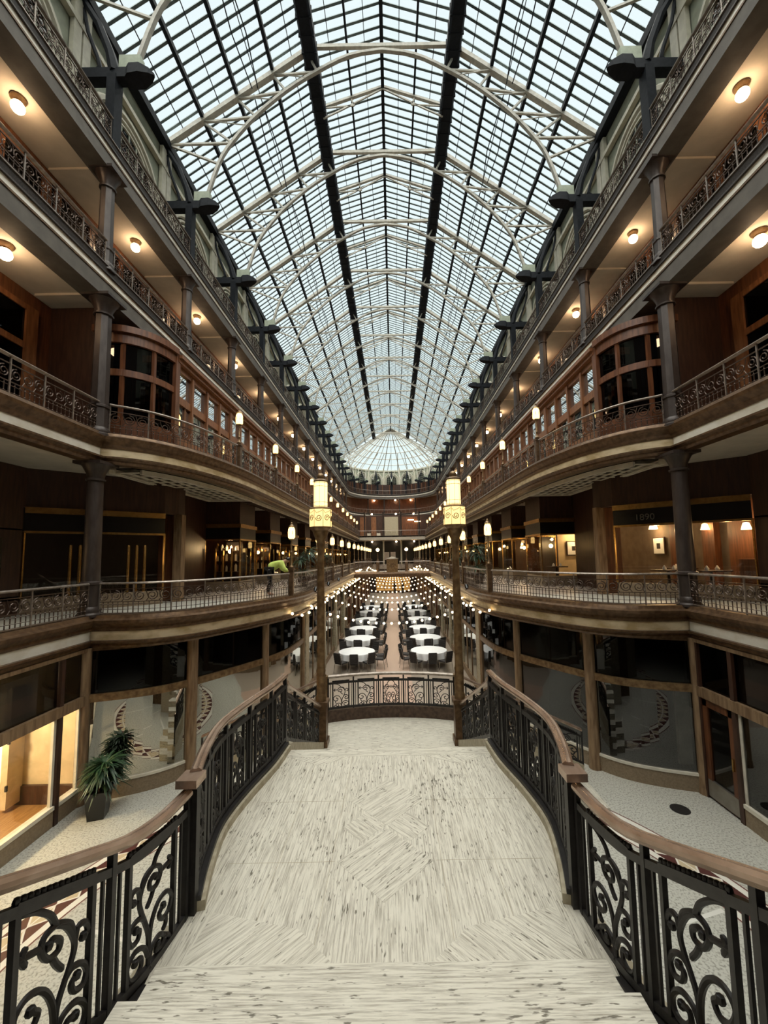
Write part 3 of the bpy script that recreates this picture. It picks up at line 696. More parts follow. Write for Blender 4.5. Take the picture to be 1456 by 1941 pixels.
for y in (3.79, 4.67): J.box(-1.4, -.45, y - .002, y + .002, ZL + .0001, ZL + .0008); J.box(.45, 1.4, y - .002, y + .002, ZL + .0001, ZL + .0008)
J.obj('joints', STONE, stair)
for s in (-1, 1): struct(MB().prism([(s * 1.38, 2.69), (s * 1.51, 2.69), (s * 1.51, -.05), (s * 1.38, -.05)], 0, ZL - .1).obj('wall_stair_side', STONE))
for i in range(8):
    z = ZL + .175 * (i + 1); y = 2.69 - .37 * i
    b = MB().box(-1.4, 1.4, -.05, y, 0 if i == 0 else z - .175, z - .035); b.box(-1.4, 1.4, -.05, y + .025, z - .035, z)
    struct(b.obj('floor_stair_step', TRAV[1]))
NS = 8
for i in range(NS):
    y0 = 5.87 + (8.5 - 5.87) / NS * i; z = ZL - (ZL - ZM) / NS * (i + 1)
    struct(MB().box(-1.42, 1.42, 5.7, y0 + (8.5 - 5.87) / NS + .02, z - .165 if i < NS - 1 else 0, z).obj('floor_stair_step', TRAV[1]))
lowl = [(-1.72, 8.5), (1.72, 8.5), (1.72, 10.1)] + [(1.6 - 3.2 * i / 12, 10.42 - .28 * ((1.6 - 3.2 * i / 12) / 1.6) ** 2) for i in range(13)] + [(-1.72, 10.1)]
struct(MB().prism(lowl, 0, ZM).obj('floor_stair_lower_landing', TRAV[1]))
for s in (-1, 1):
    for i in range(8):
        struct(MB().box(s * 1.7, s * (1.72 + .36 * (i + 1)), 8.9, 10.12, 0 if i == 7 else ZM - ZM / 9 * (i + 2), ZM - ZM / 9 * (i + 1)).obj('floor_side_step', TRAV[0]))
    # curbs
    def curb(path, w0, w1, d0, d1, m, nm):
        b = MB(); b.sweep([(-w0, -d0), (w1, -d0), (w1, d1), (-w0, d1)], path); return struct(b.obj(nm, m))
    up = [(s * 1.5, 3.28, ZL - .1), (s * 1.53, 2.9, ZL - .1), (s * 1.56, 2.6, ZL - .03), (s * 1.6, 1.9, ZL + .27), (s * 1.6, .1, ZL + .27 + 1.8 * .475)]
    curb(up, .17, .17, .9, .02, STONE, 'trim_stair_curb'); curb([(p[0], p[1], p[2] + .02) for p in up], .055, .055, 0, .055, IRON, 'trim_stair_base_rail')
    lp = [(s * x, y, ZL) for x, y in RBS]
    curb(lp, .09, .09, .3, .075, STONE, 'trim_landing_curb'); curb([(p[0], p[1], p[2] + .075) for p in lp], .06, .06, 0, .04, IRON, 'trim_landing_base_rail')
    dn = [(s * 1.47, 5.87, ZL), (s * 1.5, 6.2, ZL - .12), (s * 1.5, 8.75, ZM + .04)]
    curb(dn, .09, .09, .9, .08, STONE, 'trim_stair_curb')

SCR = [[(.53, .98), (.42, .96), (.32, .90), (.27, .82), (.2, .78), (.14, .68), (.13, .6), (.16, .5), (.2, .4), (.24, .28), (.25, .12), (.25, 0)],
       [(.14, .66), (.17, .78), (.26, .82), (.35, .78), (.37, .70), (.32, .63), (.25, .65), (.24, .71), (.29, .74), (.32, .71)],
       [(.37, .72), (.45, .72), (.53, .72)], [(.47, .66), (.5, .72), (.47, .78)],
       [(.13, .64), (.11, .73), (.05, .74), (.025, .68), (.06, .65)], [(.29, .63), (.26, .57), (.21, .51)],
       [(.2, .42), (.14, .48), (.06, .47), (.02, .4), (.05, .32), (.12, .32), (.14, .38), (.10, .41)],
       [(.25, .08), (.27, .32), (.35, .46), (.46, .47), (.53, .38), (.49, .28), (.41, .27), (.37, .34), (.42, .38)], [(.45, .27), (.46, .2), (.42, .16)],
       [(.25, .08), (.2, .2), (.1, .24), (.02, .17), (.03, .07), (.1, .03), (.17, .08), (.16, .15), (.1, .15)],
       [(.26, .04), (.29, .13), (.37, .16), (.44, .1), (.40, .04), (.34, .06), (.36, .1)], [(.45, .1), (.5, .05), (.52, 0)]]
SCR = [cat(c, 4) for c in SCR]
def scroll_rail(t, path, h, per, flips=None, panels=True, rm=IRON, hm=HAND, ends=(True, True), gap=.115, bead=True, rb=.0115, htop=.16, endh=None):
    """wrought iron railing: path [(x, y, zbase)]; balusters vertical; handrail at zbase + h"""
    L = 0; cum = [0]
    for a, b in zip(path, path[1:]): L += math.hypot(b[0] - a[0], b[1] - a[1]); cum.append(L)
    def P(u, z):
        u = min(max(u, 0), L)
        for j in range(len(path) - 1):
            if u <= cum[j + 1] + 1e-9:
                f = (u - cum[j]) / max(cum[j + 1] - cum[j], 1e-9); a, b = path[j], path[j + 1]
                return Vector((a[0] + (b[0] - a[0]) * f, a[1] + (b[1] - a[1]) * f, a[2] + (b[2] - a[2]) * f + z))
        return Vector((path[-1][0], path[-1][1], path[-1][2] + z))
    n = max(1, round(L / per)); w = L / n; ht = h - htop
    prof = [(-.045, -.01), (-.03, -.035), (.03, -.035), (.045, -.01), (.042, .012), (.02, .03), (.012, .024), (-.012, .024), (-.02, .03), (-.042, .012)]
    fine = [tuple(P(L * i / (n * 6), h)) for i in range(n * 6 + 1)]
    MB().sweep(prof, fine).obj('handrail', hm, t, True)
    bd = [(-.017, -.026), (.017, -.026), (.017, .024), (-.017, .024)]
    MB().sweep([(a, b + ht) for a, b in bd], [tuple(P(L * i / (n * 6), 0)) for i in range(n * 6 + 1)]).obj('top_band', rm, t)
    MB().sweep([(a, b + .05) for a, b in bd], [tuple(P(L * i / (n * 6), 0)) for i in range(n * 6 + 1)]).obj('bottom_band', rm, t)
    for i in range(n + 1):
        u = w * i
        if (i == 0 and not ends[0]) or (i == n and not ends[1]): continue
        MB().bar(P(u, 0), P(u, h - .02), .038, .038).obj('post', rm, t)
    for i in range(n):
        u0 = w * i; lo, hi = u0 + gap, u0 + w - gap
        for u, q in ((u0 + gap * .47, .017), (lo, .03), (hi, .03), (u0 + w - gap * .47, .017)):
            MB().bar(P(u, .03), P(u, ht), q, q).obj('baluster', rm, t)
        if not panels: continue
        m = MB(); fl = (i % 2 == 0) if flips is None else flips[i % len(flips)]; sc = (hi - lo) / .55
        reps = [(fl, lo, sc)] if fl != 2 else [(False, lo, sc / 2), (True, lo + (hi - lo) / 2, sc / 2)]
        for f, b0, k in reps:
            for c in SCR:
                m.tube([P(b0 + (.55 - x if f else x) * k, .06 + z * (ht - .07)) for x, z in c], [rb * (1.25 if 0 < j < len(c) - 1 else .8) for j in range(len(c))], 6)
                if len(c) > 9: m.sphere(P(b0 + (.55 - c[-1][0] if f else c[-1][0]) * k, .06 + c[-1][1] * (ht - .07)), rb * 1.9, 6, 4)
        if bead:
            nb = 13
            for q in range(nb + 1): m.sphere(P(lo + (hi - lo) * q / nb, ht + .042), .018, 6, 4)
            m.bar(P(lo - .01, ht + .018), P(hi + .01, ht + .018), .034, .03)
        m.obj('scroll_panel', rm, t, True)
    return P
for s in (-1, 1):
    sd = SIDE[s]
    t = thing('stair_railing', 'black scroll railing with bronze handrail around the bulging %s edge of the travertine landing' % sd, 'railing', 'stair railings')
    P = scroll_rail(t, [(s * x, y, ZL + .1) for x, y in RBS], .93, .56, gap=.135)
    MB().box(s * 1.40, s * 1.56, 3.17, 3.33, ZL + .97, ZL + 1.03).obj('scroll_end', HAND, t)
    MB().box(s * 1.44, s * 1.5, 3.27, 3.33, ZL, ZL + .98).obj('newel', IRON, t)
    t = thing('stair_railing', 'black scroll railing with bronze handrail climbing the %s side of the nearest steps' % sd, 'railing', 'stair railings')
    b0 = [(s * 1.5, 3.24, ZL - .03), (s * 1.53, 2.95, ZL - .03), (s * 1.56, 2.66, ZL + .02), (s * 1.58, 2.3, ZL + .17), (s * 1.6, 1.9, ZL + .35), (s * 1.6, .32, ZL + .35 + 1.58 * .475)]
    scroll_rail(t, smooth_path(b0, 5), .94, .76, gap=.145, htop=.135, rb=.0125)
    t = thing('stair_railing', 'black scroll railing with bronze handrail sloping down the %s side of the far flight' % sd, 'railing', 'stair railings')
    scroll_rail(t, [(s * 1.46, 5.9, ZL + .1), (s * 1.5, 6.1, ZL - .0), (s * 1.5, 8.70, ZM + .06)], .82, .72, ends=(True, False))
    t = thing('stair_railing', 'scroll railing with pale handrail descending the %s side flight beyond the lamp post' % sd, 'railing', 'stair railings')
    scroll_rail(t, [(s * 1.72, 10.08, ZM + .2), (s * 4.6, 10.08, .45)], .82, .66)
    struct(MB().sweep([(-.06, -.35), (.06, -.35), (.06, .02), (-.06, .02)], [(s * 1.72, 10.08, ZM + .2), (s * 4.6, 10.08, .45)]).obj('trim_side_stair_curb', STONE))
    n = thing('newel_post', 'worn golden bronze newel post at the %s end of the curved balustrade' % sd, 'post', None, (s * 1.6, 10.02, ZM))
    MB().box(-.055, .055, -.055, .055, 0, 1.08).obj('shaft', BRASSY, n)
    MB().box(-.075, .075, -.075, .075, 0, .14).box(-.07, .07, -.07, .07, 1.05, 1.1).obj('base', BRASSY, n)
    MB().sphere((0, 0, 1.12), .035, 8, 6).obj('finial', BRASSY, n)
arcB = [(1.54 - 3.08 * i / 20, 10.34 - .28 * ((1.54 - 3.08 * i / 20) / 1.6) ** 2) for i in range(21)]
struct(MB().sweep([(-.06, 0), (.06, 0), (.06, .27), (-.06, .27)], [(x, y, ZM) for x, y in arcB]).obj('trim_balustrade_curb', RAILD))
t = thing('curved_balustrade', 'curved scroll balustrade closing the lower landing above the dining hall', 'balustrade')
scroll_rail(t, [(x, y, ZM + .26) for x, y in arcB], .80, .62, flips=[True, True, 2, False, False], hm=RAILM, gap=.115, rb=.0078)

# ------------------------------------------------------------------ tall lamp posts on the stair
for s in (-1, 1):
    t = thing('lamp_post', 'tall bronze lamp post with glowing lantern on the %s side of the stair' % SIDE[s], 'lamp post', 'stair lamp posts', (s * 1.5, 8.9, ZM))
    MB().box(-.13, .13, -.13, .13, 0, .88).box(-.16, .16, -.16, .16, .84, .92).box(-.16, .16, -.16, .16, 0, .12).obj('pedestal', BRONZE, t)
    MB().lathe([(.115, .92), (.115, 1.0), (.095, 1.04), (.098, 1.5), (.105, 1.55), (.09, 1.6), (.088, 3.0), (.07, 4.25)], 14).obj('shaft', BRASSY, t, True)
    MB().lathe([(.075, 4.2), (.1, 4.28), (.09, 4.34), (.16, 4.5), (.19, 4.6)], 14).obj('collar', BRASSY, t, True)
    MB().lathe([(.235, 4.66), (.25, 4.68), (.25, 5.06), (.22, 5.08)], 8, rot=PI / 8).obj('lower_lantern', LANTLOW, t)
    MB().lathe([(.15, 5.1), (.155, 5.14), (.155, 5.66), (.14, 5.7)], 16).obj('upper_lantern', LANTBIG, t, True)
    m = MB()
    m.lathe([(.19, 4.58), (.26, 4.63), (.26, 4.67), (.19, 4.67)], 8, rot=PI / 8); m.lathe([(.25, 5.06), (.26, 5.08), (.17, 5.12), (.15, 5.12)], 8, rot=PI / 8)
    for i in range(8):
        a = PI / 8 + PI / 4 * i; m.bar((.252 * math.cos(a), .252 * math.sin(a), 4.66), (.252 * math.cos(a), .252 * math.sin(a), 5.07), .008)
        am = a + PI / 8; cx, cyy = .238 * math.cos(am), .238 * math.sin(am); tx, ty = -math.sin(am), math.cos(am)
        m.tube([(cx + tx * u, cyy + ty * u, 4.86 + v) for u, v in spiral(0, 0, .075, PI * (i % 2), 1.6, 14)], .0085, 4)
        m.tube([(cx + tx * u, cyy + ty * u, 4.87 + v) for u, v in ((-.085, .15), (-.05, .1), (.03, .13), (.085, .16))], .005, 4)
    for z in (5.14, 5.22, 5.58, 5.66): m.lathe([(.156, z - .004), (.160, z - .003), (.160, z + .003), (.156, z + .004)], 16)
    for i in range(8):
        a = PI / 4 * i; m.bar((.157 * math.cos(a), .157 * math.sin(a), 5.1), (.157 * math.cos(a), .157 * math.sin(a), 5.68), .005)
    m.obj('cage', BRASSY, t)
    MB().lathe([(.16, 5.68), (.165, 5.71), (.12, 5.74), (.09, 5.76)], 14).sphere((0, 0, 5.81), .085, 12, 8).obj('cap', BRASSY, t, True)

# ------------------------------------------------------------------ ground floor shop fronts
GP = [(7.2, 9.68), (6.4, 9.95), (5.75, 10.3), (5.25, 10.85), (4.6, 11.85), (4.0, 12.95), (3.65, 13.9), (3.53, 14.9), (3.5, 16.0)]
GPS = smooth_path(GP, 4)
for s in (-1, 1):
    sd = SIDE[s]; gl = GLASSL if s < 0 else GLASSR
    segs = [GPS[0:13], GPS[12:21], GPS[20:]]
    for i, q in enumerate(segs):
        q = mir(q, s); wn += 1; root = struct(link('window_%d' % wn, None))
        sw = lambda z0, z1, a, b: MB().sweep([(-a, z0), (b, z0), (b, z1), (-a, z1)], q, s)
        sw(0, .36, .1, .03).obj('base_panel', BASEP, root); sw(.36, .42, .08, .05).obj('sill', TRIMW if i < 2 else BRASSY, root)
        sw(2.24, 2.42, .05, .06).obj('transom', BRASSY, root); sw(3.42, 3.5, .05, .06).obj('head', BRONZE, root)
        MB().sheet(q, .42, 2.24).obj('pane', gl, root); MB().sheet(q, 2.42, 3.42).obj('upper_pane', GLASSD, root)
    for j, (i, r) in enumerate(((0, .13), (12, .14), (20, .12), (32, .08))):
        x, y = GPS[i]
        tag(MB().lathe([(r * 1.15, 0), (r * 1.1, .12), (r, .16), (r, 3.4), (r * 1.1, 3.5)], 14).obj('shop_pillar', PIER, None, True, (s * x, y - .03, 0)),
            '%s bronze brown pillar from the viewer in the curved %s ground-floor shop front' % (ORD[j], sd), 'pillar', 'shop front pillars')
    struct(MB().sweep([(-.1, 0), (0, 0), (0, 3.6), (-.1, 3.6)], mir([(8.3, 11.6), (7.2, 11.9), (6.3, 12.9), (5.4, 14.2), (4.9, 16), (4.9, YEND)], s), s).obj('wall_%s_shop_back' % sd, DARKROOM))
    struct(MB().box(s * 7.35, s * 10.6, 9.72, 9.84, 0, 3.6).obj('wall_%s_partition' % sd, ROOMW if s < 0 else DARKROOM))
    # straight shop windows beside the dining hall
    for k in range(2, NB - 1):
        wn += 1; y0 = YK(k) - 1.75; root = struct(link('window_%d' % wn, None, None, (s * 3.5, y0, 0)))
        f = MB(); f.box(-.05, .05, 0, BAY, 0, .3); f.box(-.06, .06, 0, BAY, 2.24, 2.4); f.box(-.05, .05, 0, BAY, 3.42, 3.55)
        for i in range(3): f.box(-.04, .04, .75 + i * 1.1 - .03, .75 + i * 1.1 + .03, .3, 3.42)
        f.obj('frame', PIER, root)
        MB().box(-.012, .012, .55, BAY, .3, 2.24).obj('pane', GLASSL, root); MB().box(-.012, .012, .55, BAY, 2.4, 3.42).obj('upper_pane', GLASSD, root)
        tag(MB().box(-.07, .12, -.28, .28, 0, 3.5).obj('shop_pillar', STONE if k < 6 else WOOD, None, False, (s * 3.5, y0 + .28, 0)), 'flat stone pier between shop windows on the %s of the dining hall, %s from the stair' % (sd, ORD[k - 2]), 'pillar', 'dining hall piers')
# near straight fronts
def near_front(s, spans, mull, glass):
    global wn
    for y0, y1, door in spans:
        wn += 1; root = struct(link('window_%d' % wn, None)); x = s * 7.2
        if not door:
            MB().box(x - .06, x + .06, y0, y1, 0, .34).obj('base_panel', BASEP, root)
            b = MB(); b.box(x - .08, x + .08, y0, y1, .34, .42); b.box(x - .03, x + .03, y1 - .06, y1, .42, 2.2); b.box(x - .03, x + .03, y0, y0 + .05, .42, 2.2); b.obj('sill', TRIMW, root)
            MB().box(x - .01, x + .01, y0, y1, .42, 2.2).obj('pane', glass, root)
        else:
            b = MB(); b.box(x - .05, x + .05, y0, y0 + .13, .04, 2.2); b.box(x - .05, x + .05, y1 - .13, y1, .04, 2.2); b.box(x - .05, x + .05, y0, y1, 2.02, 2.2); b.box(x - .05, x + .05, y0, y1, .04, .15); b.obj('door_leaf', WOOD, root)
            MB().box(x - .06, x + .06, y0 + .02, y1 - .02, .06, .42).obj('kick_plate', CHROME, root)
            MB().box(x - .01, x + .01, y0 + .1, y1 - .1, .42, 2.05).obj('pane', glass, root)
            MB().box(x - s * .09, x - s * .05, y0 + .05, y0 + .08, .95, 1.2).obj('handle', GOLD, root)
        MB().box(x - .01, x + .01, y0, y1, 2.42, 3.42).obj('upper_pane', GLASSD, root)
    m = MB(); m.box(s * 7.1, s * 7.3, -5, 9.6, 2.2, 2.42); m.box(s * 7.1, s * 7.3, -5, 9.6, 3.42, 3.5); struct(m.obj('trim_transom_' + SIDE[s], PIER))
    m = MB()
    for y in mull: struct(MB().box(s * 7.12, s * 7.28, y - .05, y + .05, 0, 3.45).obj('trim_mullion_' + SIDE[s], WOODD))
near_front(-1, [(9.0, 9.55, 0), (5.6, 8.88, 0), (1.5, 5.5, 0)], (8.94, 5.55, 1.45), GLASSC)
near_front(1, [(8.66, 9.5, 1), (5.6, 8.55, 0), (1.5, 5.5, 0)], (8.6, 9.54, 5.55, 1.45), GLASSR)
# lit room behind the left window
struct(MB().box(-10.6, -7.3, 3, 9.72, -.01, .012).obj('floor_lit_room', ROOMF))
struct(MB().box(-10.6, -7.32, 2.9, 3.0, 0, 3.6).obj('wall_lit_room', ROOMW)); struct(MB().box(-10.58, -10.5, 3, 9.72, 0, 3.6).obj('wall_lit_room', ROOMW))
struct(MB().box(-10.5, -7.35, 9.64, 9.72, 0, .42).obj('baseboard_lit_room', WOODD))
dr = struct(link('door_1', None)); m = MB(); m.box(-9.75, -9.65, 9.3, 9.68, .1, 2.7); m.box(-8.7, -8.55, 9.3, 9.68, .1, 2.7); m.obj('frame', ROOMW, dr)
MB().box(-9.65, -8.7, 9.60, 9.635, .45, 2.5).obj('glow_panel', glow('doorway_glow', (1.0, .80, .42), 1.6), dr)  # glowing panel stands in for light coming through the doorway
MB().box(-8.56, -8.52, 9.26, 9.3, 1.5, 1.62).box(-8.56, -8.52, 9.26, 9.3, .5, .62).obj('hinge', IRON, dr)
pl = lambda nm, loc, w, r=.08, c=(1, .68, .34): (lambda d: (setattr(d, 'energy', w), setattr(d, 'color', c), setattr(d, 'shadow_soft_size', r), link(nm, d, None, loc)))(bpy.data.lights.new(nm, 'POINT'))
pl('room_light', (-9.0, 7.4, 3.0), 430, .2, (1, .82, .54))
tag(MB().lathe([(.22, 0), (.22, .05), (.15, .09), (.02, .1)], 16).obj('ceiling_lamp', ROOMGLOW, None, True, (-9.0, 7.2, 3.42)), 'round ceiling lamp in the lit room behind the left ground window', 'lamp')
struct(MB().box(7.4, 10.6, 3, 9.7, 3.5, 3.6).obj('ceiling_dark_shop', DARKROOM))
tag(MB().box(6.98, 7.3, 10.12, 10.2, .4, 2.2).obj('window_display_board', TRIMW), 'pale upright panel just inside the right curved shop window', 'panel')
tag(MB().lathe([(.19, 0), (.19, .008), (.16, .012)], 20).obj('floor_drain', IRON, None, False, (6.2, 9.1, 0)), 'round dark floor cover beside the right shop front', 'floor cover')

# ------------------------------------------------------------------ second-level shops
def shop_front(path, s, name_i, glass, riser=BASEP, sign=BLACK, corn=GOLD):
    global wn
    wn += 1; root = struct(link('window_%d' % wn, None)); q = mir(path, s)
    sw = lambda z0, z1, a, b: MB().sweep([(-a, z0), (b, z0), (b, z1), (-a, z1)], q, s)
    sw(4.22, 4.62, .08, .03).obj('stall_riser', riser, root); sw(6.30, 6.36, .03, .04).obj('transom', GOLD, root)
    sw(6.36, 6.82, .05, .02).obj('sign_band', sign, root); sw(6.82, 6.98, .05, .07).obj('cornice', corn, root)
    MB().sheet(q, 4.62, 6.30).obj('pane', glass, root)
    m = MB()
    for p in q: m.box(p[0] - .022, p[0] + .022, p[1] - .022, p[1] + .022, 4.62, 6.36)
    m.obj('corner_bar', GOLD, root)
    return root
SF = [(9.4, 10.25), (8.35, 11.1), (6.98, 12.35)]
for s in (-1, 1):
    sd = SIDE[s]
    gl = GLASSC
    r0_ = shop_front(SF, s, 0, gl)
    wall = [(9.4, -5), (9.4, 10.25), (8.35, 11.1), (6.98, 12.35), (6.85, 12.9), (6.85, 13.3), (7.6, 13.6), (7.6, 16.4)]
    for j in range(11):
        y = 16.4 + BAY * j; wall += [(6.2, y), (6.2, y + 1.8), (7.6, y + 2.0), (7.6, y + BAY)]
    struct(MB().sweep([(-.12, 6.98), (-.01, 6.98), (-.01, 8.05), (-.12, 8.05)], mir(wall, s), s).obj('wall_%s_upper_panels' % sd, WOODD))
    tag(MB().box(s * 6.72, s * 6.98, 12.85, 13.1, 4.22, 7.0).obj('shop_pillar', PIER), 'tan flat pillar beside the first %s shop door on the second level' % sd, 'pillar')
    struct(MB().box(s * 6.85, s * 7.6, 13.1, 13.3, 4.22, 7.0).obj('wall_%s_door_return' % sd, WOOD))
    struct(MB().box(s * 7.6, s * 7.7, 13.3, 16.4, 4.22, 7.0).obj('wall_%s_shop' % sd, WOODD))
    for j in range(11):
        y = 16.4 + BAY * j
        shop_front([(7.62, y), (6.2, y), (6.2, y + 1.8), (7.6, y + 2.0)], s, j, gl)
        wn += 0
        struct(MB().box(s * 7.6, s * 7.7, y + 2.0, y + BAY, 4.22, 7.0).obj('wall_%s_shop' % sd, WOOD if j % 2 else WOODD))
        struct(MB().box(s * 7.7, s * 10.6, y + 2.0, y + 2.1, 4.22, 8.0).obj('wall_%s_partition' % sd, ROOMW if s > 0 and j == 0 else WOOD))
        t = thing('shop_lamp', 'small glowing lamp hanging in the %s display window of the %s second level' % (ORD[j], sd), 'lamp', 'shop window lamps', (s * (6.75 + .2 * (j % 2)), y + .4, 5.85))
        MB().sphere((0, 0, 0), .085, 10, 6).obj('bulb', SHOPGLOW, t, True); MB().tube([(0, 0, .08), (0, 0, .95)], .008, 5).obj('cord', IRON, t)
    struct(MB().box(s * 10.3, s * 10.5, -5, YEND, 4.22, 8.0).obj('wall_%s_shop_back' % sd, SHOPWALL if s > 0 else DARKROOM))
    # near wall with windows
    m = MB(); x = s * 9.4
    m.box(x, x + s * .1, -5, 10.2, 4.22, 4.7); m.box(x, x + s * .1, -5, 10.2, 6.36, 8.0); m.box(x, x + s * .1, 8.3, 10.2, 4.6, 6.4)
    struct(m.obj('wall_%s_second_level' % sd, WOODD))
    wn += 1; root = struct(link('window_%d' % wn, None)); f = MB()
    for y in (4.4, 6.0, 7.3, 8.3): f.box(x - s * .06, x + s * .06, y - .06, y + .06, 4.7, 6.9)
    f.box(x - s * .06, x + s * .06, 4.4, 8.3, 6.3, 6.38); f.box(x - s * .06, x + s * .06, 4.4, 8.3, 6.86, 6.95); f.obj('frame', BRASSY, root)
    MB().box(x - .01, x + .01, 4.4, 8.3, 4.7, 6.3).obj('pane', GLASSC, root); MB().box(x - s * .03, x - s * .01, 4.4, 8.3, 6.38, 6.86).obj('sign_band', BLACK, root)
    for y in (6.6, 7.6):
        t = thing('shop_lamp', 'glowing lamp inside the nearest %s shop window, %s the pillar' % (sd, 'nearer' if y > 7 else 'farther from'), 'lamp', 'shop window lamps', (s * 9.9, y, 5.9))
        MB().sphere((0, 0, 0), .09, 10, 6).obj('bulb', SHOPGLOW, t, True); MB().tube([(0, 0, .08), (0, 0, 2.1)], .008, 5).obj('cord', IRON, t)
# left shop contents
for i, (x, y) in enumerate(((8.75, 10.95), (8.6, 11.1), (7.75, 11.85), (7.6, 12.0), (7.45, 12.15))):
    tag(MB().lathe([(.045, 0), (.045, 1.75), (.03, 1.78)], 10).obj('brass_rod', GOLD, None, True, (-x, y, 4.22)), '%s upright brass rod from the left behind the first left shop window' % ORD[i], 'rod', 'brass rods')
for j in range(3):
    y = 16.4 + BAY * j
    for i in range(5):
        x, yy = ((7.3, y + .25), (7.0, y + .3), (6.65, y + .3), (6.4, y + .6), (6.4, y + 1.3))[i]
        tag(MB().lathe([(.04, 0), (.04, 1.75), (.025, 1.78)], 8).obj('brass_rod', GOLD, None, True, (-x, yy, 4.22)), '%s upright brass rod inside the %s display window on the left' % (ORD[i], ORD[j]), 'rod', 'brass rods')
for j in range(3):
    t = thing('display_shelf', 'dark shelf unit of goods inside the %s left display window' % ORD[j], 'shelf', None, (-7.1, 17.0 + BAY * j, 4.22))
    b = MB(); b.box(-.5, .5, .5, .55, 0, 1.9)
    for z in (.3, .75, 1.2, 1.65): b.box(-.5, .5, .15, .5, z, z + .03)
    b.obj('frame', WOODD, t)
    for r in range(3):
        for i in range(5):
            c = RND.choice([ROOMW, TRIMW, GOLD, WOODL]); w = RND.uniform(.04, .08); h = RND.uniform(.12, .3)
            o = MB().box(-w / 2, w / 2, -.05, .05, 0, h).box(-w / 4, w / 4, -.02, .02, h, h + .05).obj('boxed_bottle', c, None, False, (-7.1 - .4 + i * .2, 17.3 + BAY * j, 4.22 + (.78, 1.23, 1.68)[r]))
            tag(o, 'small bottle on the %s shelf of the %s left display window, %s from the left' % (('lowest', 'middle', 'top')[r], ORD[j], ORD[i]), 'bottle', 'bottles in display windows')
t = thing('poster_case', 'lit glass poster case on the dark wall left of the near column', 'frame', None, (-9.32, 9.27, 5.6))
MB().box(-.03, .03, -.32, .32, -.55, .55).obj('frame', BLACK, t); MB().box(.03, .04, -.2, .2, -.42, .42).obj('poster', TRIMW, t)
for i, y in enumerate((8.45, 8.75)): tag(MB().box(-9.36, -9.28, y - .13, y + .13, 4.25, 6.3).obj('beige_panel', BASEP), 'plain beige wall panel left of the poster case, %s one' % ('nearer' if i == 0 else 'farther'), 'panel')
# right restaurant
def picture(x, y, z, face, label):
    t = thing('framed_picture', label, 'picture', 'restaurant pictures', (x, y, z), face)
    MB().box(-.33, .33, -.02, .02, -.33, .33).obj('frame', WOODD, t); MB().box(-.29, .29, -.028, -.02, -.29, .29).obj('mat', WHITE, t)
    MB().box(-.1, .1, -.034, -.028, -.11, .1).obj('print', DARKROOM, t)
for q in ((9.9, 15.2, 6.3), (9.0, 13.4, 6.2), (9.6, 11.3, 6.0), (8.4, 17.9, 6.3), (9.9, 7.0, 5.7)): pl('lamp_light', q, 20)
for q in ((-9.9, 7.2, 5.7), (-6.9, 17.2, 6.0), (-6.9, 21.3, 6.0), (6.9, 21.3, 6.0)): pl('lamp_light', q, 22)
picture(10.24, 15.2, 5.75, -PI / 2, 'square picture with a white mat under a lamp, nearest on the right restaurant wall')
picture(8.4, 18.33, 5.75, 0, 'square picture with a white mat seen through the right display window')
struct(MB().box(7.75, 7.85, 14.0, 16.3, 4.22, 6.9).obj('wall_restaurant_screen', WOOD))
for i, (x, y, z) in enumerate(((10.1, 15.2, 6.5), (8.4, 18.1, 6.5), (10.0, 12.6, 6.3), (9.0, 13.6, 6.4), (9.8, 10.9, 6.2))):
    t = thing('restaurant_lamp', '%s glowing lamp counted from the far end inside the right restaurant' % ORD[i], 'lamp', 'restaurant lamps', (x, y, z))
    MB().lathe([(.12, -.1), (.07, .08), (.02, .1)], 12).obj('shade', SHOPGLOW, t, True); MB().tube([(0, 0, .1), (0, 0, 7.98 - z)], .01, 5).obj('cord', IRON, t)
for i, (x, y) in enumerate(((8.6, 12.4), (9.6, 13.3), (9.2, 11.5), (7.15, 17.3))):
    t = thing('restaurant_table', '%s small dark table with white napkins behind the right shop glass' % ORD[i], 'table', 'restaurant tables', (x, y, 4.22))
    MB().box(-.35, .35, -.35, .35, .72, .76).obj('table_top', WOODD, t); MB().lathe([(.22, 0), (.05, .04), (.04, .7), (.1, .72)], 10).obj('pedestal', IRON, t)
    for q in (-.15, .15):
        tag(MB().lathe([(.05, 0), (.06, .05), (.01, .14)], 8).obj('folded_napkin', WHITE, None, True, (x + q, y - .05, 4.98)), 'white folded napkin on the %s restaurant table, %s side' % (ORD[i], 'near' if q < 0 else 'far'), 'napkin', 'folded napkins')
for y in (12.4, 13.9): struct(MB().box(10.1, 10.3, y, y + .5, 4.22, 8.0).obj('trim_restaurant_pilaster', WOOD))
struct(MB().box(10.2, 10.3, 9.2, 12.0, 4.22, 7.0).obj('trim_restaurant_panel', WOOD))
struct(MB().box(9.5, 10.3, 9.0, 10.9, 4.22, 5.3).obj('trim_counter', WOOD))
fc = bpy.data.curves.new('sign_text', 'FONT'); fc.body = '1890'; fc.size = .26; fc.extrude = .004; fc.align_x = 'CENTER'
fo = bpy.data.objects.new('sign_lettering', fc); COL.objects.link(fo); fo.data.materials.append(BEAMG)
fd = (Vector((6.98, 12.35, 0)) - Vector((8.35, 11.1, 0))).normalized()
fm = Matrix((Vector((-fd.x, -fd.y, 0)), Vector((0, 0, 1)), Vector((-fd.y, fd.x, 0)) * 1)).transposed().to_4x4(); nrm = Vector((-fd.x, -fd.y, 0)).cross(Vector((0, 0, 1)))
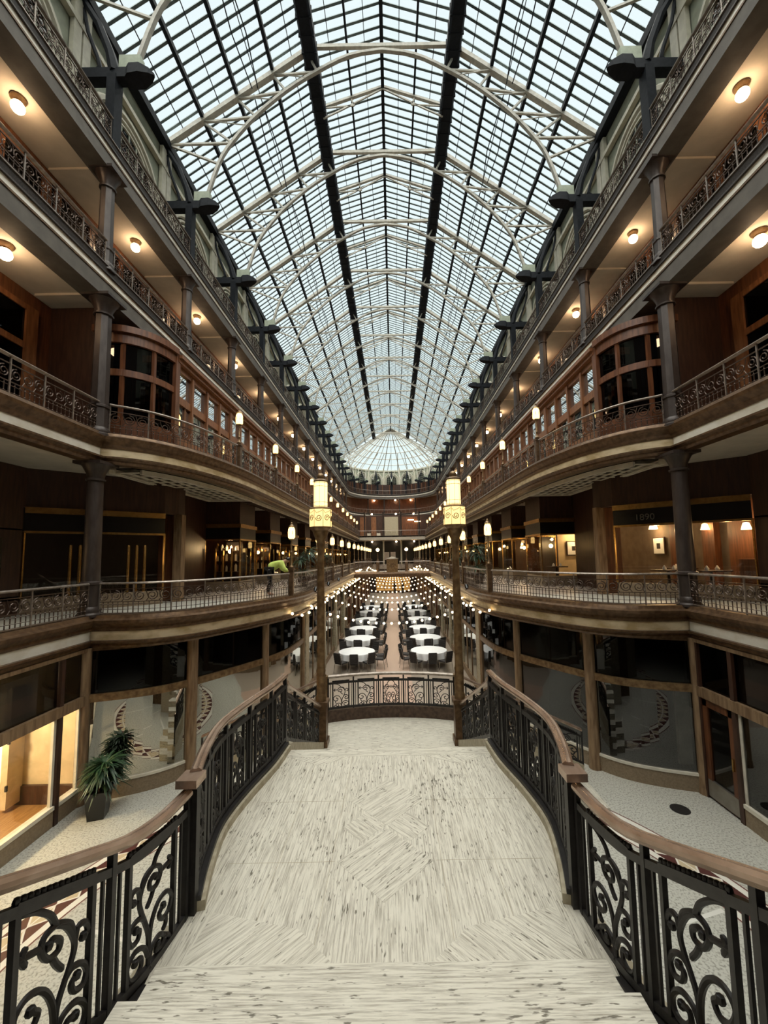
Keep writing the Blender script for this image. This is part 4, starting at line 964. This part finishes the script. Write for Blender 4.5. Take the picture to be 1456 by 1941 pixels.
fm = Matrix((Vector((-fd.x, -fd.y, 0)), Vector((0, 0, 1)), nrm)).transposed().to_4x4(); fm.translation = Vector((7.6, 11.78, 6.48)) + nrm * .05
fo.matrix_world = fm; fo.parent = r0_

# ------------------------------------------------------------------ cream lattice under the third-level overhang
def c3x(y):
    for a, b in zip(C3S, C3S[1:]):
        if a[1] <= y <= b[1]: return a[0] + (b[0] - a[0]) * (y - a[1]) / max(b[1] - a[1], 1e-6)
    return 5.16 if y > 16 else 7.1
for s in (-1, 1):
    m = MB(); z = 7.86
    dk = [(c3x(10.4 + .3 * i) + .44, 10.4 + .3 * i) for i in range(20)]; struct(MB().prism(mir([p for p in dk if p[0] < 7.2] + [(7.2, 16.1), (7.2, 10.4)], s), 7.955, 7.985).obj('ceiling_shade_sheet_' + SIDE[s], BLACK))  # black sheet paints the shade showing between the lattice bars
    ys = [10.5 + .45 * i for i in range(13)]
    for y in ys:
        x0 = c3x(y) + .45
        if x0 < 7.1: m.box(s * x0, s * 7.25, y - .025, y + .025, z, z + .03)
    for i in range(6):
        x = 5.75 + .29 * i; yy = [y for y in ys if c3x(y) + .45 <= x]
        if yy: m.box(s * x - .025, s * x + .025, yy[0], 15.9, z - .003, z + .027)
    fr = MB(); pth = [(c3x(y) + .42, y) for y in ys] + [(5.6, 17), (5.6, YEND - 1)]
    fr.sweep([(-.05, z - .03), (.05, z - .03), (.05, z + .09), (-.05, z + .09)], mir(pth, s)); fr.bar((s * 7.3, 10.35, z + .03), (s * 7.25, 15.95, z + .03), .1, .1); fr.bar((s * 7.25, 15.9, z + .03), (s * 5.6, 15.9, z + .03), .1, .1)
    t = thing('ceiling_grille', 'cream lattice ceiling grille under the curved %s third-level balcony' % SIDE[s], 'grille'); m.obj('lattice', TRIMW, t); fr.obj('frame', TRIMW, t)
    sl = MB()
    for i in range(110): sl.box(s * 5.65, s * 6.15, 16.2 + i * .4, 16.4 + i * .4, 7.87, 7.93)
    tag(sl.obj('ceiling_vent', WOODD), 'long dark slatted strip under the %s third-level balcony' % SIDE[s], 'vent')

# ------------------------------------------------------------------ dining hall
def chair_parts():
    seat = MB().box(-.22, .22, -.21, .22, .43, .50); 
    back = MB()
    for i in range(4): back.box(-.21 + .008 * i, .21 - .008 * i, -.23 - .03 * i - .03, -.23 - .03 * i + .02, .52 + .11 * i, .64 + .11 * i)
    P = [('seat', seat.mesh('seat', FABRIC)), ('backrest', back.mesh('backrest', FABRIC))]
    for x in (-.2, .2):
        P.append(('leg', MB().tube([(x, .2, .43), (x * 1.08, .23, 0)], .013, 6).mesh('leg', CHROME))); P.append(('leg', MB().tube([(x, -.34, .95), (x, -.23, .45), (x * 1.08, -.3, 0)], .013, 6).mesh('leg', CHROME)))
    return P
CP = chair_parts()
fm_ = MB(); mats_ = [FABRIC, CHROME]
for n, me in CP:
    fm_.add([tuple(v.co) for v in me.vertices], [tuple(p.vertices) for p in me.polygons], 0 if n in ('seat', 'backrest') else 1)
CHAIR_FAR = fm_.mesh('dining_chair', mats_)
def cloth_mesh():
    m = MB(); n = 96; R = .91; vs = [(0, 0, .765)]
    rings = [(.5, .765, 0), (.88, .765, 0), (R, .758, 0), (R + .015, .72, .01), (R + .02, .6, .03), (R + .03, .45, .055)]
    for r, z, a in rings: vs += [((r + a * math.sin(12 * t) + a * .5 * math.sin(7 * t + 1)) * math.cos(t), (r + a * math.sin(12 * t) + a * .5 * math.sin(7 * t + 1)) * math.sin(t), z) for t in (2 * PI * i / n for i in range(n))]
    fs = [(0, 1 + i, 1 + (i + 1) % n) for i in range(n)] + [(1 + q * n + i, 1 + (q + 1) * n + i, 1 + (q + 1) * n + (i + 1) % n, 1 + q * n + (i + 1) % n) for q in range(len(rings) - 1) for i in range(n)]
    return m.add(vs, fs).mesh('tablecloth', WHITE, True)
CLOTH = cloth_mesh()
TT = MB().lathe([(.88, .72), (.88, .75)], 32).mesh('table_top', WOODD)
TL = [MB().tube([(x, y, .72), (x * 1.2, y * 1.2, 0)], .018, 6).mesh('leg', CHROME) for x in (-.4, .4) for y in (-.4, .4)]
ROW = [20.75, 24.0, 27.3, 31.1, 35.2, 38.7]
POS = ['near', 'near aisle corner', 'aisle', 'far aisle corner', 'far', 'far wall corner', 'wall', 'near wall corner']
for s in (-1, 1):
    for r, y in enumerate(ROW):
        x = s * [1.83, 1.92, 2.0, 2.0, 2.0, 2.0][r]; w = '%s round table %s of the aisle' % (ORD[r], SIDE[s])
        t = thing('round_table', 'round table under a white cloth, %s' % w, 'table', 'round dining tables', (x, y, 0)); link('table_top', TT, t)
        for q in TL: link('leg', q, t)
        tag(link('tablecloth', CLOTH, None, (x, y, 0), RND.uniform(0, 6)), 'white cloth draped over the %s' % w, 'tablecloth', 'white tablecloths')
        for i in range(10):
            a = -PI / 2 - i * PI / 5 + RND.uniform(-.07, .07); d = 1.25 + RND.uniform(-.02, .02)
            if s * (x + (d + .33) * math.cos(a)) > 3.25: continue
            lb = 'dark chair, %s clockwise from the stair, at the %s round table %s of the aisle' % (ORD[i], ORD[r], SIDE[s])
            loc = (x + d * math.cos(a), y + d * math.sin(a), 0); rz = a + PI / 2
            if r < 2:
                c = thing('dining_chair', lb, 'chair', 'banquet chairs', loc, rz)
                for n, me in CP: link(n, me, c)
            else: tag(link('dining_chair', CHAIR_FAR, None, loc, rz), lb, 'chair', 'banquet chairs')

# ------------------------------------------------------------------ string lights
BM = MB().sphere((0, 0, -.05), .047, 8, 6).mesh('bulb', BULB, True)
yy = [15.8, 19.8, 22.7, 25.2, 29.2, 33.2, 37.2, 41.2, 45.2, 49.2, 53.2, 57.2]
for r, y in enumerate(yy):
    lb = '%s string of warm globe bulbs sagging across the dining hall, counted from the stair' % ORD[r]
    n = 20; pts = []
    for i in range(n + 1):
        u = i / n * 2 - 1; pts.append((u * 2.98, y + .5 * math.sin(r * 2.1) * u, 2.98 + (.60 + .02 * (r % 3)) * u * u))
    pts[0] = (-3.1, pts[0][1], 3.62); pts[-1] = (3.1, pts[-1][1], 3.62)
    t = thing('string_light', lb, 'string lights', 'crossing string lights')
    MB().tube(pts, .006, 4).obj('cable', IRON, t)
    if r < 5:
        for p in pts[:: 1]: link('bulb', BM, t, p)
    else:
        m = MB()
        for p in pts: m.sphere((p[0], p[1], p[2] - .05), .05, 6, 4)
        m.obj('bulbs', BULB, t)
for s in (-1, 1):
    for r in range(3):
        t = thing('string_light', 'warm bulbs strung along the %s second-level fascia, %s length from the stair' % (SIDE[s], ORD[r]), 'string lights', 'fascia string lights')
        pts = []
        for i in range(25):
            y = 13.6 + r * 8 + i * .333; x = (3.02 if i % 6 else 3.09) + (0 if y > 15 else (15 - y) * .16)
            pts.append((s * x, y, 3.62 + .1 * math.cos(i * PI / 3) - .05 * (i % 2)))
        MB().tube(pts, .006, 4).obj('cable', IRON, t)
        if r < 2:
            for p in pts[::2]: link('bulb', BM, t, p)
        else:
            m = MB()
            for p in pts[::2]: m.sphere((p[0], p[1], p[2] - .05), .05, 6, 4)
            m.obj('bulbs', BULB, t)

# ------------------------------------------------------------------ bridge across the hall
BY = 33.0
root = struct(link('floor_bridge', None))
MB().box(-3.3, 3.3, BY, BY + 2.6, 3.85, 4.24).obj('deck', SOFFIT, root)
MB().sweep([(-.1, 3.8), (.06, 3.8), (.14, 4.0), (.14, 4.1), (.06, 4.26), (-.1, 4.26)], [(-3.3, BY), (3.3, BY)], -1).obj('fascia', BRONZE, root)
fb = rail_one(gallery_rail([(0, 0), (2.55, 0)], .82, False, 1.3))
for s in (-1, 1):
    tag(link('balcony_railing', fb, None, (-3.15 if s < 0 else .6, BY + .05, 4.26)), 'bronze railing across the bridge %s of the crest panel' % SIDE[s], 'railing', 'bridge railings')
    l = thing('bridge_lamp', 'round white globe on a short post on the bridge, %s of the crest panel' % SIDE[s], 'lamp', 'bridge lamps', (s * 1.2, BY + .45, 4.24))
    MB().lathe([(.14, 0), (.14, .9), (.07, 1.0), (.04, 1.1), (.03, 1.65), (.07, 1.7)], 10).obj('post', BRONZE, l, True); MB().sphere((0, 0, 1.83), .14, 12, 8).obj('globe', BULB, l, True)
    g = thing('light_garland', 'mound of tiny warm lights on the bridge railing %s of the crest panel' % SIDE[s], 'string lights', 'bridge garlands')
    for i in range(26):
        u = RND.uniform(-1, 1); h = (1 - abs(u)) * .42
        MB().sphere((s * 2.15 + u * .85, BY - .06 - RND.uniform(0, .06), 4.34 + RND.uniform(0, 1) * h), .045, 6, 4).obj('bulb', BULB, g)
t = thing('crest_panel', 'tan stone crest panel with a small pediment at the centre of the bridge', 'panel', None, (0, BY, 4.2))
MB().box(-.46, .46, -.1, .12, 0, 1.1).obj('panel', BRASSY, t)
m = MB(); m.add([(-.55, -.14, 1.1), (.55, -.14, 1.1), (.3, -.14, 1.2), (0, -.14, 1.3), (-.3, -.14, 1.2), (-.55, .14, 1.1), (.55, .14, 1.1), (.3, .14, 1.2), (0, .14, 1.3), (-.3, .14, 1.2)],
      [(0, 1, 2, 3, 4), (9, 8, 7, 6, 5), (0, 5, 6, 1), (1, 6, 7, 2), (2, 7, 8, 3), (3, 8, 9, 4), (4, 9, 5, 0)]); m.obj('pediment', TRIMW, t)
m = MB(); m.tube([(u, -.11, .55 + v) for u, v in spiral(0, 0, .22, 0, 1.8, 20)], .02, 5); m.obj('carved_scroll', BRONZE, t)

# ------------------------------------------------------------------ far end of the hall
struct(MB().box(-10.6, 10.6, 74.8, 75, 0, 21.4).obj('wall_far', WOODD))
struct(MB().box(-7, 7, 61.6, 61.8, 0, 3.7).obj('wall_far_ground', WOODD))
struct(MB().box(-10.6, 10.6, 60.5, 74.9, 3.6, 4.22).obj('floor_far_second_level', FLOOR))
struct(MB().box(-10.6, 10.6, 61.2, 74.9, 8.0, 8.62).obj('floor_far_third_level', SOFFIT))
f3 = [(-5.3, 61.3), (0, 61.3), (5.3, 61.3)]
root = struct(link('trim_far_fascia', None))
MB().sweep([(-.2, 8.02), (.05, 8.02), (.05, 8.25), (-.2, 8.25)], f3, -1).obj('lower_moulding', BRONZE, root); MB().sweep([(-.2, 8.25), (.04, 8.25), (.04, 8.45), (-.2, 8.45)], f3, -1).obj('marble_band', MARBLE, root); MB().sweep([(-.2, 8.45), (.1, 8.45), (.1, 8.64), (-.2, 8.64)], f3, -1).obj('cornice', BRONZE, root)
m = rail_one(gallery_rail([(-5.1, 0), (5.1, 0)], .82, False, 1.3)); tag(link('balcony_railing', m, None, (0, 61.3, 8.63)), 'bronze railing across the far end on the third level', 'railing', 'far end railings')
for lv, z in ((4, 13.06), (5, 16.51)):
    for s in (-1, 1):
        m = rail_one(gallery_rail(mir([(x, y - YA) for x, y in arcp(7.1)[:-1]] + [(.05, 7.1)], s), .7, False, 1.3))
        tag(link('balcony_railing', m, None, (0, YA, z)), 'bronze railing curving round the %s half of the far end on the %s' % (SIDE[s], LEVEL[lv] + ' gallery'), 'railing', 'far end railings')
wn += 1
for lv, z0, z1 in ((2, 4.22, 8.0), (3, 8.62, 12.36), (4, 12.8, 15.84)):
    yy_ = {2: 62.0, 3: 62.0, 4: 71.2}[lv]; wy = {2: 66.5, 3: 66.5, 4: 73.2}[lv]
    struct(MB().box(-8.8, 8.8, wy, wy + .15, z0, z1).obj('wall_far_%s' % LEVEL[lv].replace('-', '_'), BLACK if lv == 2 else WOODD))
    for i, x in enumerate((-4.3, -1.4, 1.35, 4.2)):
        tag(MB().lathe([(.17, 0), (.13, .15), (.11, z1 - z0 - .3), (.2, z1 - z0)], 10).obj('gallery_column', STONE if lv == 2 else COLMN, None, True, (x, yy_, z0)), '%s slim column from the left at the far end of the %s gallery' % (ORD[i], LEVEL[lv]), 'column', 'far end columns')
    if lv > 2:
        for i, (x, w, mt) in enumerate(((-4.9, .5, WOODL), (-3.1, .42, WOODL), (-.15, 1.15, STONE), (2.9, 1.3, WOOD))):
            struct(MB().box(x - w, x + w, wy - .08, wy + .02, z0, z1 - .3).obj('trim_far_panel', mt))
        for i, x in enumerate((-3.9, -2.3)):
            tag(MB().box(x - .3, x + .3, wy - .16, wy - .082, z0 + .02, z0 + .75).obj('notice_board', TRIMW), 'pale low panel on the far %s wall, %s' % (LEVEL[lv], 'left one' if i == 0 else 'right one'), 'panel', 'far low panels')
    for i, x in enumerate((-3.2, .6, 3.4)):
        t = thing('ceiling_light', 'glowing globe under the far end ceiling of the %s gallery, %s from the left' % (LEVEL[lv], ORD[i]), 'light', 'gallery ceiling lights', (x, yy_ + .6, z1)); link('base', cl_b, t); link('globe', cl_g, t)
    if lv > 2:
        for i in range(2):
            o = MB().box(-.5, .5, -.06, .06, -.06, .06).obj('wall_lamp', BULB, None, False, (3.1 + 1.1 * i, wy - .3, z1 - .9 - .25 * i)); tag(o, 'bright bar lamp on the right of the far %s gallery, %s one' % (LEVEL[lv], 'left' if i == 0 else 'right'), 'lamp', 'far bar lamps')
for i, x in enumerate((-1.0, .05)):
    tag(MB().box(x - .42, x + .42, 66.40, 66.498, 4.9, 6.2).obj('poster', WHITE), 'pale poster on the dark far wall of the second level, %s one' % ('left' if i == 0 else 'right'), 'poster')
t = thing('glowing_boards', 'warm glowing back behind long shelves at the far end of the dining hall', 'bar', None, (0, 61.3, 0))
m = MB()
for z in (.25, .6, .95, 1.3, 1.65, 2.0, 2.4): m.box(-2.6, 2.6, -.3, .2, z, z + .05)
for x in (-2.6, -1.3, 0, 1.3, 2.6): m.box(x - .04, x + .04, -.3, .2, 0, 2.5)
m.obj('boards', WOODL, t); MB().box(-2.6, 2.6, .2, .25, .2, 2.5).obj('glow_back', glow('amber_glow', (1.0, .55, .16), .28), t)  # glowing sheet added for the warm light at the far end
for i, x in enumerate((.25, 1.4)):
    t = thing('person', 'distant person in dark clothes standing before the glowing back, %s one' % ('left' if i == 0 else 'right'), 'person', 'people by the bar', (x, 59.8, 0))
    MB().lathe([(.12, 0), (.14, .1), (.16, .8), (.2, 1.0), (.17, 1.2), (.22, 1.42), (.06, 1.5), (.055, 1.55), (.1, 1.62), (.105, 1.7), (.07, 1.78), (.01, 1.8)], 10).obj('body', BLACK, t, True)
# arches and cone roof over the far apse
NA = 9
for i in range(NA):
    a = PI * (i + .5) / NA; cx, cyy = 8.2 * math.cos(a), YA + 8.2 * math.sin(a)
    w = thing('attic_window', 'cream arched attic window in the curved far end, %s from the right' % ORD[i], 'window', 'far attic windows', (cx, cyy, 18.05), a + PI)
    for n, me in AT.items():
        o = link(n, me, w, (0, -BAY / 2 * .76, 0)); o.scale = (1, .76, .8)
m = MB(); g = MB(); rg = MB(); apex = (0, YA, 26.6)
for i in range(19):
    a = PI * i / 18; m.bar((8.3 * math.cos(a), YA + 8.3 * math.sin(a), 21.3), apex, .12 if i % 2 == 0 else .06, .14)
for f in (.12, .27, .42, .57, .72):
    R, z = 8.3 * (1 - f), 21.3 + 5.3 * f; rg.tube([(R * math.cos(PI * i / 18), YA + R * math.sin(PI * i / 18), z) for i in range(19)], .06, 6)
for i in range(18):
    a, b = PI * i / 18, PI * (i + 1) / 18; g.add([(8.35 * math.cos(a), YA + 8.35 * math.sin(a), 21.4), (8.35 * math.cos(b), YA + 8.35 * math.sin(b), 21.4), (0, YA, 26.75)], [(0, 1, 2)])
root = struct(link('ceiling_apse_dome', None)); m.obj('ribs', TRUSS, root); rg.obj('rings', TRUSS, root, True); g.obj('glass_sheet', ROOFGLASS, root)
fr = MB()
for i in range(13):
    a = PI * i / 12; p = (8.2 * math.cos(a), YA + 8.2 * math.sin(a), 21.1)
    q = (6.5 * math.cos(a), YA + 6.5 * math.sin(a), 19.0)
    fr.tube([q, (7.0 * math.cos(a + .1), YA + 7 * math.sin(a + .1), 21.0), (4.5 * math.cos(a), YA + 4.5 * math.sin(a), 23.4)], .06, 5); fr.tube([q, (7.0 * math.cos(a - .1), YA + 7 * math.sin(a - .1), 21.0)], .05, 5)
fr.obj('fan_braces', TRUSS, root, True)

# ------------------------------------------------------------------ plants
def spiky(name, label, loc, h, r, n, pot_h, pot_r, stem=0.0):
    t = thing(name, label, 'plant', None, loc)
    MB().lathe([(pot_r * .72, 0), (pot_r, pot_h), (pot_r * 1.06, pot_h), (pot_r * 1.06, pot_h - .04), (pot_r * .9, pot_h - .04), (.01, pot_h - .05)], 4, rot=PI / 4 + .3).obj('pot', BLACK, t)
    m = MB(); st = MB()
    heads = [(RND.uniform(-.12, .12) * r * 2, RND.uniform(-.12, .12) * r * 2, pot_h + h * f) for f in (.15, .4, .6, .5)]
    for hd in heads: st.tube([(0, 0, pot_h - .05), (hd[0] * .6, hd[1] * .6, pot_h + (hd[2] - pot_h) * .5), hd], [.025, .02, .015], 5)
    for i in range(n):
        c = Vector(heads[i % len(heads)]); a = RND.uniform(0, 2 * PI); up = RND.uniform(-.2, 1.0); L = RND.uniform(.6, 1.0) * r
        d = Vector((math.cos(a), math.sin(a), 0)); sd_ = Vector((-d.y, d.x, 0)); vs = []
        for q in range(5):
            u = q / 4; p = c + d * (L * u * (1 - .25 * max(up, 0))) + Vector((0, 0, L * (up * .8 * u - .5 * u * u))); w = .022 * math.sin(PI * min(.12 + .88 * u, .99)) + .002
            vs += [p - sd_ * w, p + sd_ * w + Vector((0, 0, .006))]
        m.add(vs, [(2 * q, 2 * q + 1, 2 * q + 3, 2 * q + 2) for q in range(4)])
    st.obj('stem', BRONZE, t); m.obj('foliage', LEAF, t)
spiky('potted_plant', 'spiky green plant in a square black pot beside the left ground shop front', (-6.42, 9.2, 0), .85, .6, 420, .58, .3)
spiky('potted_plant', 'tall spiky plant behind the left second-level railing past the curve', (-4.0, 18.4, 4.22), 1.9, .75, 170, .45, .28)
spiky('potted_plant', 'tall spiky plant behind the right second-level railing past the curve', (4.0, 18.4, 4.22), 1.9, .75, 170, .45, .28)
spiky('potted_plant', 'leafy plant farther along the left second-level balcony', (-3.9, 23.5, 4.22), 1.7, .7, 110, .45, .26)
spiky('potted_plant', 'leafy plant farther along the right second-level balcony', (3.9, 23.5, 4.22), 1.7, .7, 110, .45, .26)

# ------------------------------------------------------------------ person leaning on the left balcony
HIVIS = mat('lime_jacket', (0.70, 0.85, 0.22), (0.55, 0.70, 0.14), .7, 0, 8)
SKIN = mat('skin', (0.45, 0.26, 0.17), None, .6, 0, 5)
def person(loc, rz):
    t = thing('person', 'person in a lime yellow jacket bending forward behind the left second-level railing', 'person', None, loc, rz)
    V = {'pel': (0, 0, .92, .15), 'spine': (0, .16, 1.06, .145), 'chest': (0, .36, 1.14, .16), 'neck': (0, .52, 1.18, .065), 'head': (0, .62, 1.22, .1), 'top': (0, .70, 1.26, .08)}
    for s, q in ((-1, 'l'), (1, 'r')):
        V.update({'hip' + q: (s * .1, 0, .88, .1), 'kn' + q: (s * .12, .05, .48, .07), 'an' + q: (s * .12, -.03, .09, .05), 'to' + q: (s * .13, .16, .04, .045),
                  'sh' + q: (s * .17, .40, 1.14, .10), 'el' + q: (s * .2, .5, .92, .075), 'wr' + q: (s * .14, .66, .84, .05), 'ha' + q: (s * .15, .78, .8, .035)})
    E_ = [('pel', 'spine'), ('spine', 'chest'), ('chest', 'neck'), ('neck', 'head'), ('head', 'top')]
    for q in 'lr': E_ += [('pel', 'hip' + q), ('hip' + q, 'kn' + q), ('kn' + q, 'an' + q), ('an' + q, 'to' + q), ('chest', 'sh' + q), ('sh' + q, 'el' + q), ('el' + q, 'wr' + q), ('wr' + q, 'ha' + q)]
    def skin(name, keys, m, k=1.0):
        ks = [q for q in V if q in keys]; ix = {q: i for i, q in enumerate(ks)}
        me = bpy.data.meshes.new(name); me.from_pydata([V[q][:3] for q in ks], [(ix[a], ix[b]) for a, b in E_ if a in ix and b in ix], []); me.materials.append(m)
        o = link(name, me, t); md = o.modifiers.new('skin', 'SKIN')
        for q, v in zip(ks, me.skin_vertices[0].data if me.skin_vertices else []): pass
        return o, ks, k
    def build(name, keys, m, k):
        ks = [q for q in V if q in keys]; ix = {q: i for i, q in enumerate(ks)}
        me = bpy.data.meshes.new(name); me.from_pydata([V[q][:3] for q in ks], [(ix[a], ix[b]) for a, b in E_ if a in ix and b in ix], [])
        o = link(name, me, t); o.modifiers.new('skin', 'SKIN'); o.modifiers.new('sub', 'SUBSURF').levels = 1
        if not me.skin_vertices: me.attributes.new  # layer is made by the modifier below
        lay = me.skin_vertices[0] if me.skin_vertices else None
        if lay is None:
            import bmesh
            bm = bmesh.new(); bm.from_mesh(me); sl = bm.verts.layers.skin.verify(); bm.verts.ensure_lookup_table()
            for q in ks: bm.verts[ix[q]][sl].radius = (V[q][3] * k, V[q][3] * k); bm.verts[ix[q]][sl].use_root = (ix[q] == 0)
            bm.to_mesh(me); bm.free()
        else:
            for q in ks: lay.data[ix[q]].radius = (V[q][3] * k, V[q][3] * k)
        me.materials.append(m); o.modifiers['skin'].use_smooth_shade = True
        return o
    build('body', set(V), SKIN, .95)
    build('jacket', {'pel', 'spine', 'chest', 'shl', 'shr', 'ell', 'elr', 'wrl', 'wrr'}, HIVIS, 1.25)
    build('trousers', {'pel', 'hipl', 'hipr', 'knl', 'knr', 'anl', 'anr'}, BLACK, 1.1)
    MB().sphere((0, .66, 1.275), .1, 10, 6, sz=.75).obj('hair', BLACK, t, True)
person((-4.35, 14.35, 4.22), -1.2)

# ------------------------------------------------------------------ small black spotlights on the second-level fascia
for s in (-1, 1):
    for i, y in enumerate((16.2, 19.4, 23.0)):
        t = thing('spotlight', 'small black spotlight on the %s second-level cornice ledge, %s from the viewer' % (SIDE[s], ORD[i]), 'spotlight', 'cornice spotlights', (s * 3.05, y, 4.1))
        MB().box(-.06, .06, -.05, .05, 0, .06).obj('bracket', IRON, t); MB().tube([(0, .1, .2), (0, -.02, .12), (0, -.1, .07)], [.075, .08, .06], 10).obj('housing', BLACK, t, True)

# ------------------------------------------------------------------ apse: dark wood storey under the arches, iron brackets round it
root = struct(link('wall_far_attic_storey', None)); q = arcp(8.1)
MB().prism(q + arcp(8.28)[::-1], 16.45, 18.5).prism([(-x, y) for x, y in q] + [(-x, y) for x, y in arcp(8.28)[::-1]], 16.45, 18.5).obj('panelling', WOODD, root)
m = MB()
for i in range(-4, 5):
    a = PI / 2 + i * .26
    for d in (-.05, .05): m.bar((8.05 * math.cos(a + d), YA + 8.05 * math.sin(a + d), 16.5), (8.05 * math.cos(a + d), YA + 8.05 * math.sin(a + d), 18.4), .14, .1)
m.obj('door_posts', WOODL, root)
src = [o for o in COL.objects if o.name.startswith('roof_bracket') and o.location.x > 0][0]
for i in range(7):
    a = PI / 2 + (i - 3) * .36
    dup(src, (7.2 * math.cos(a), YA + 7.2 * math.sin(a), 16.4), a, 'black iron bracket on the curved far end under the arches, %s from the right' % ORD[i], 'far end brackets')
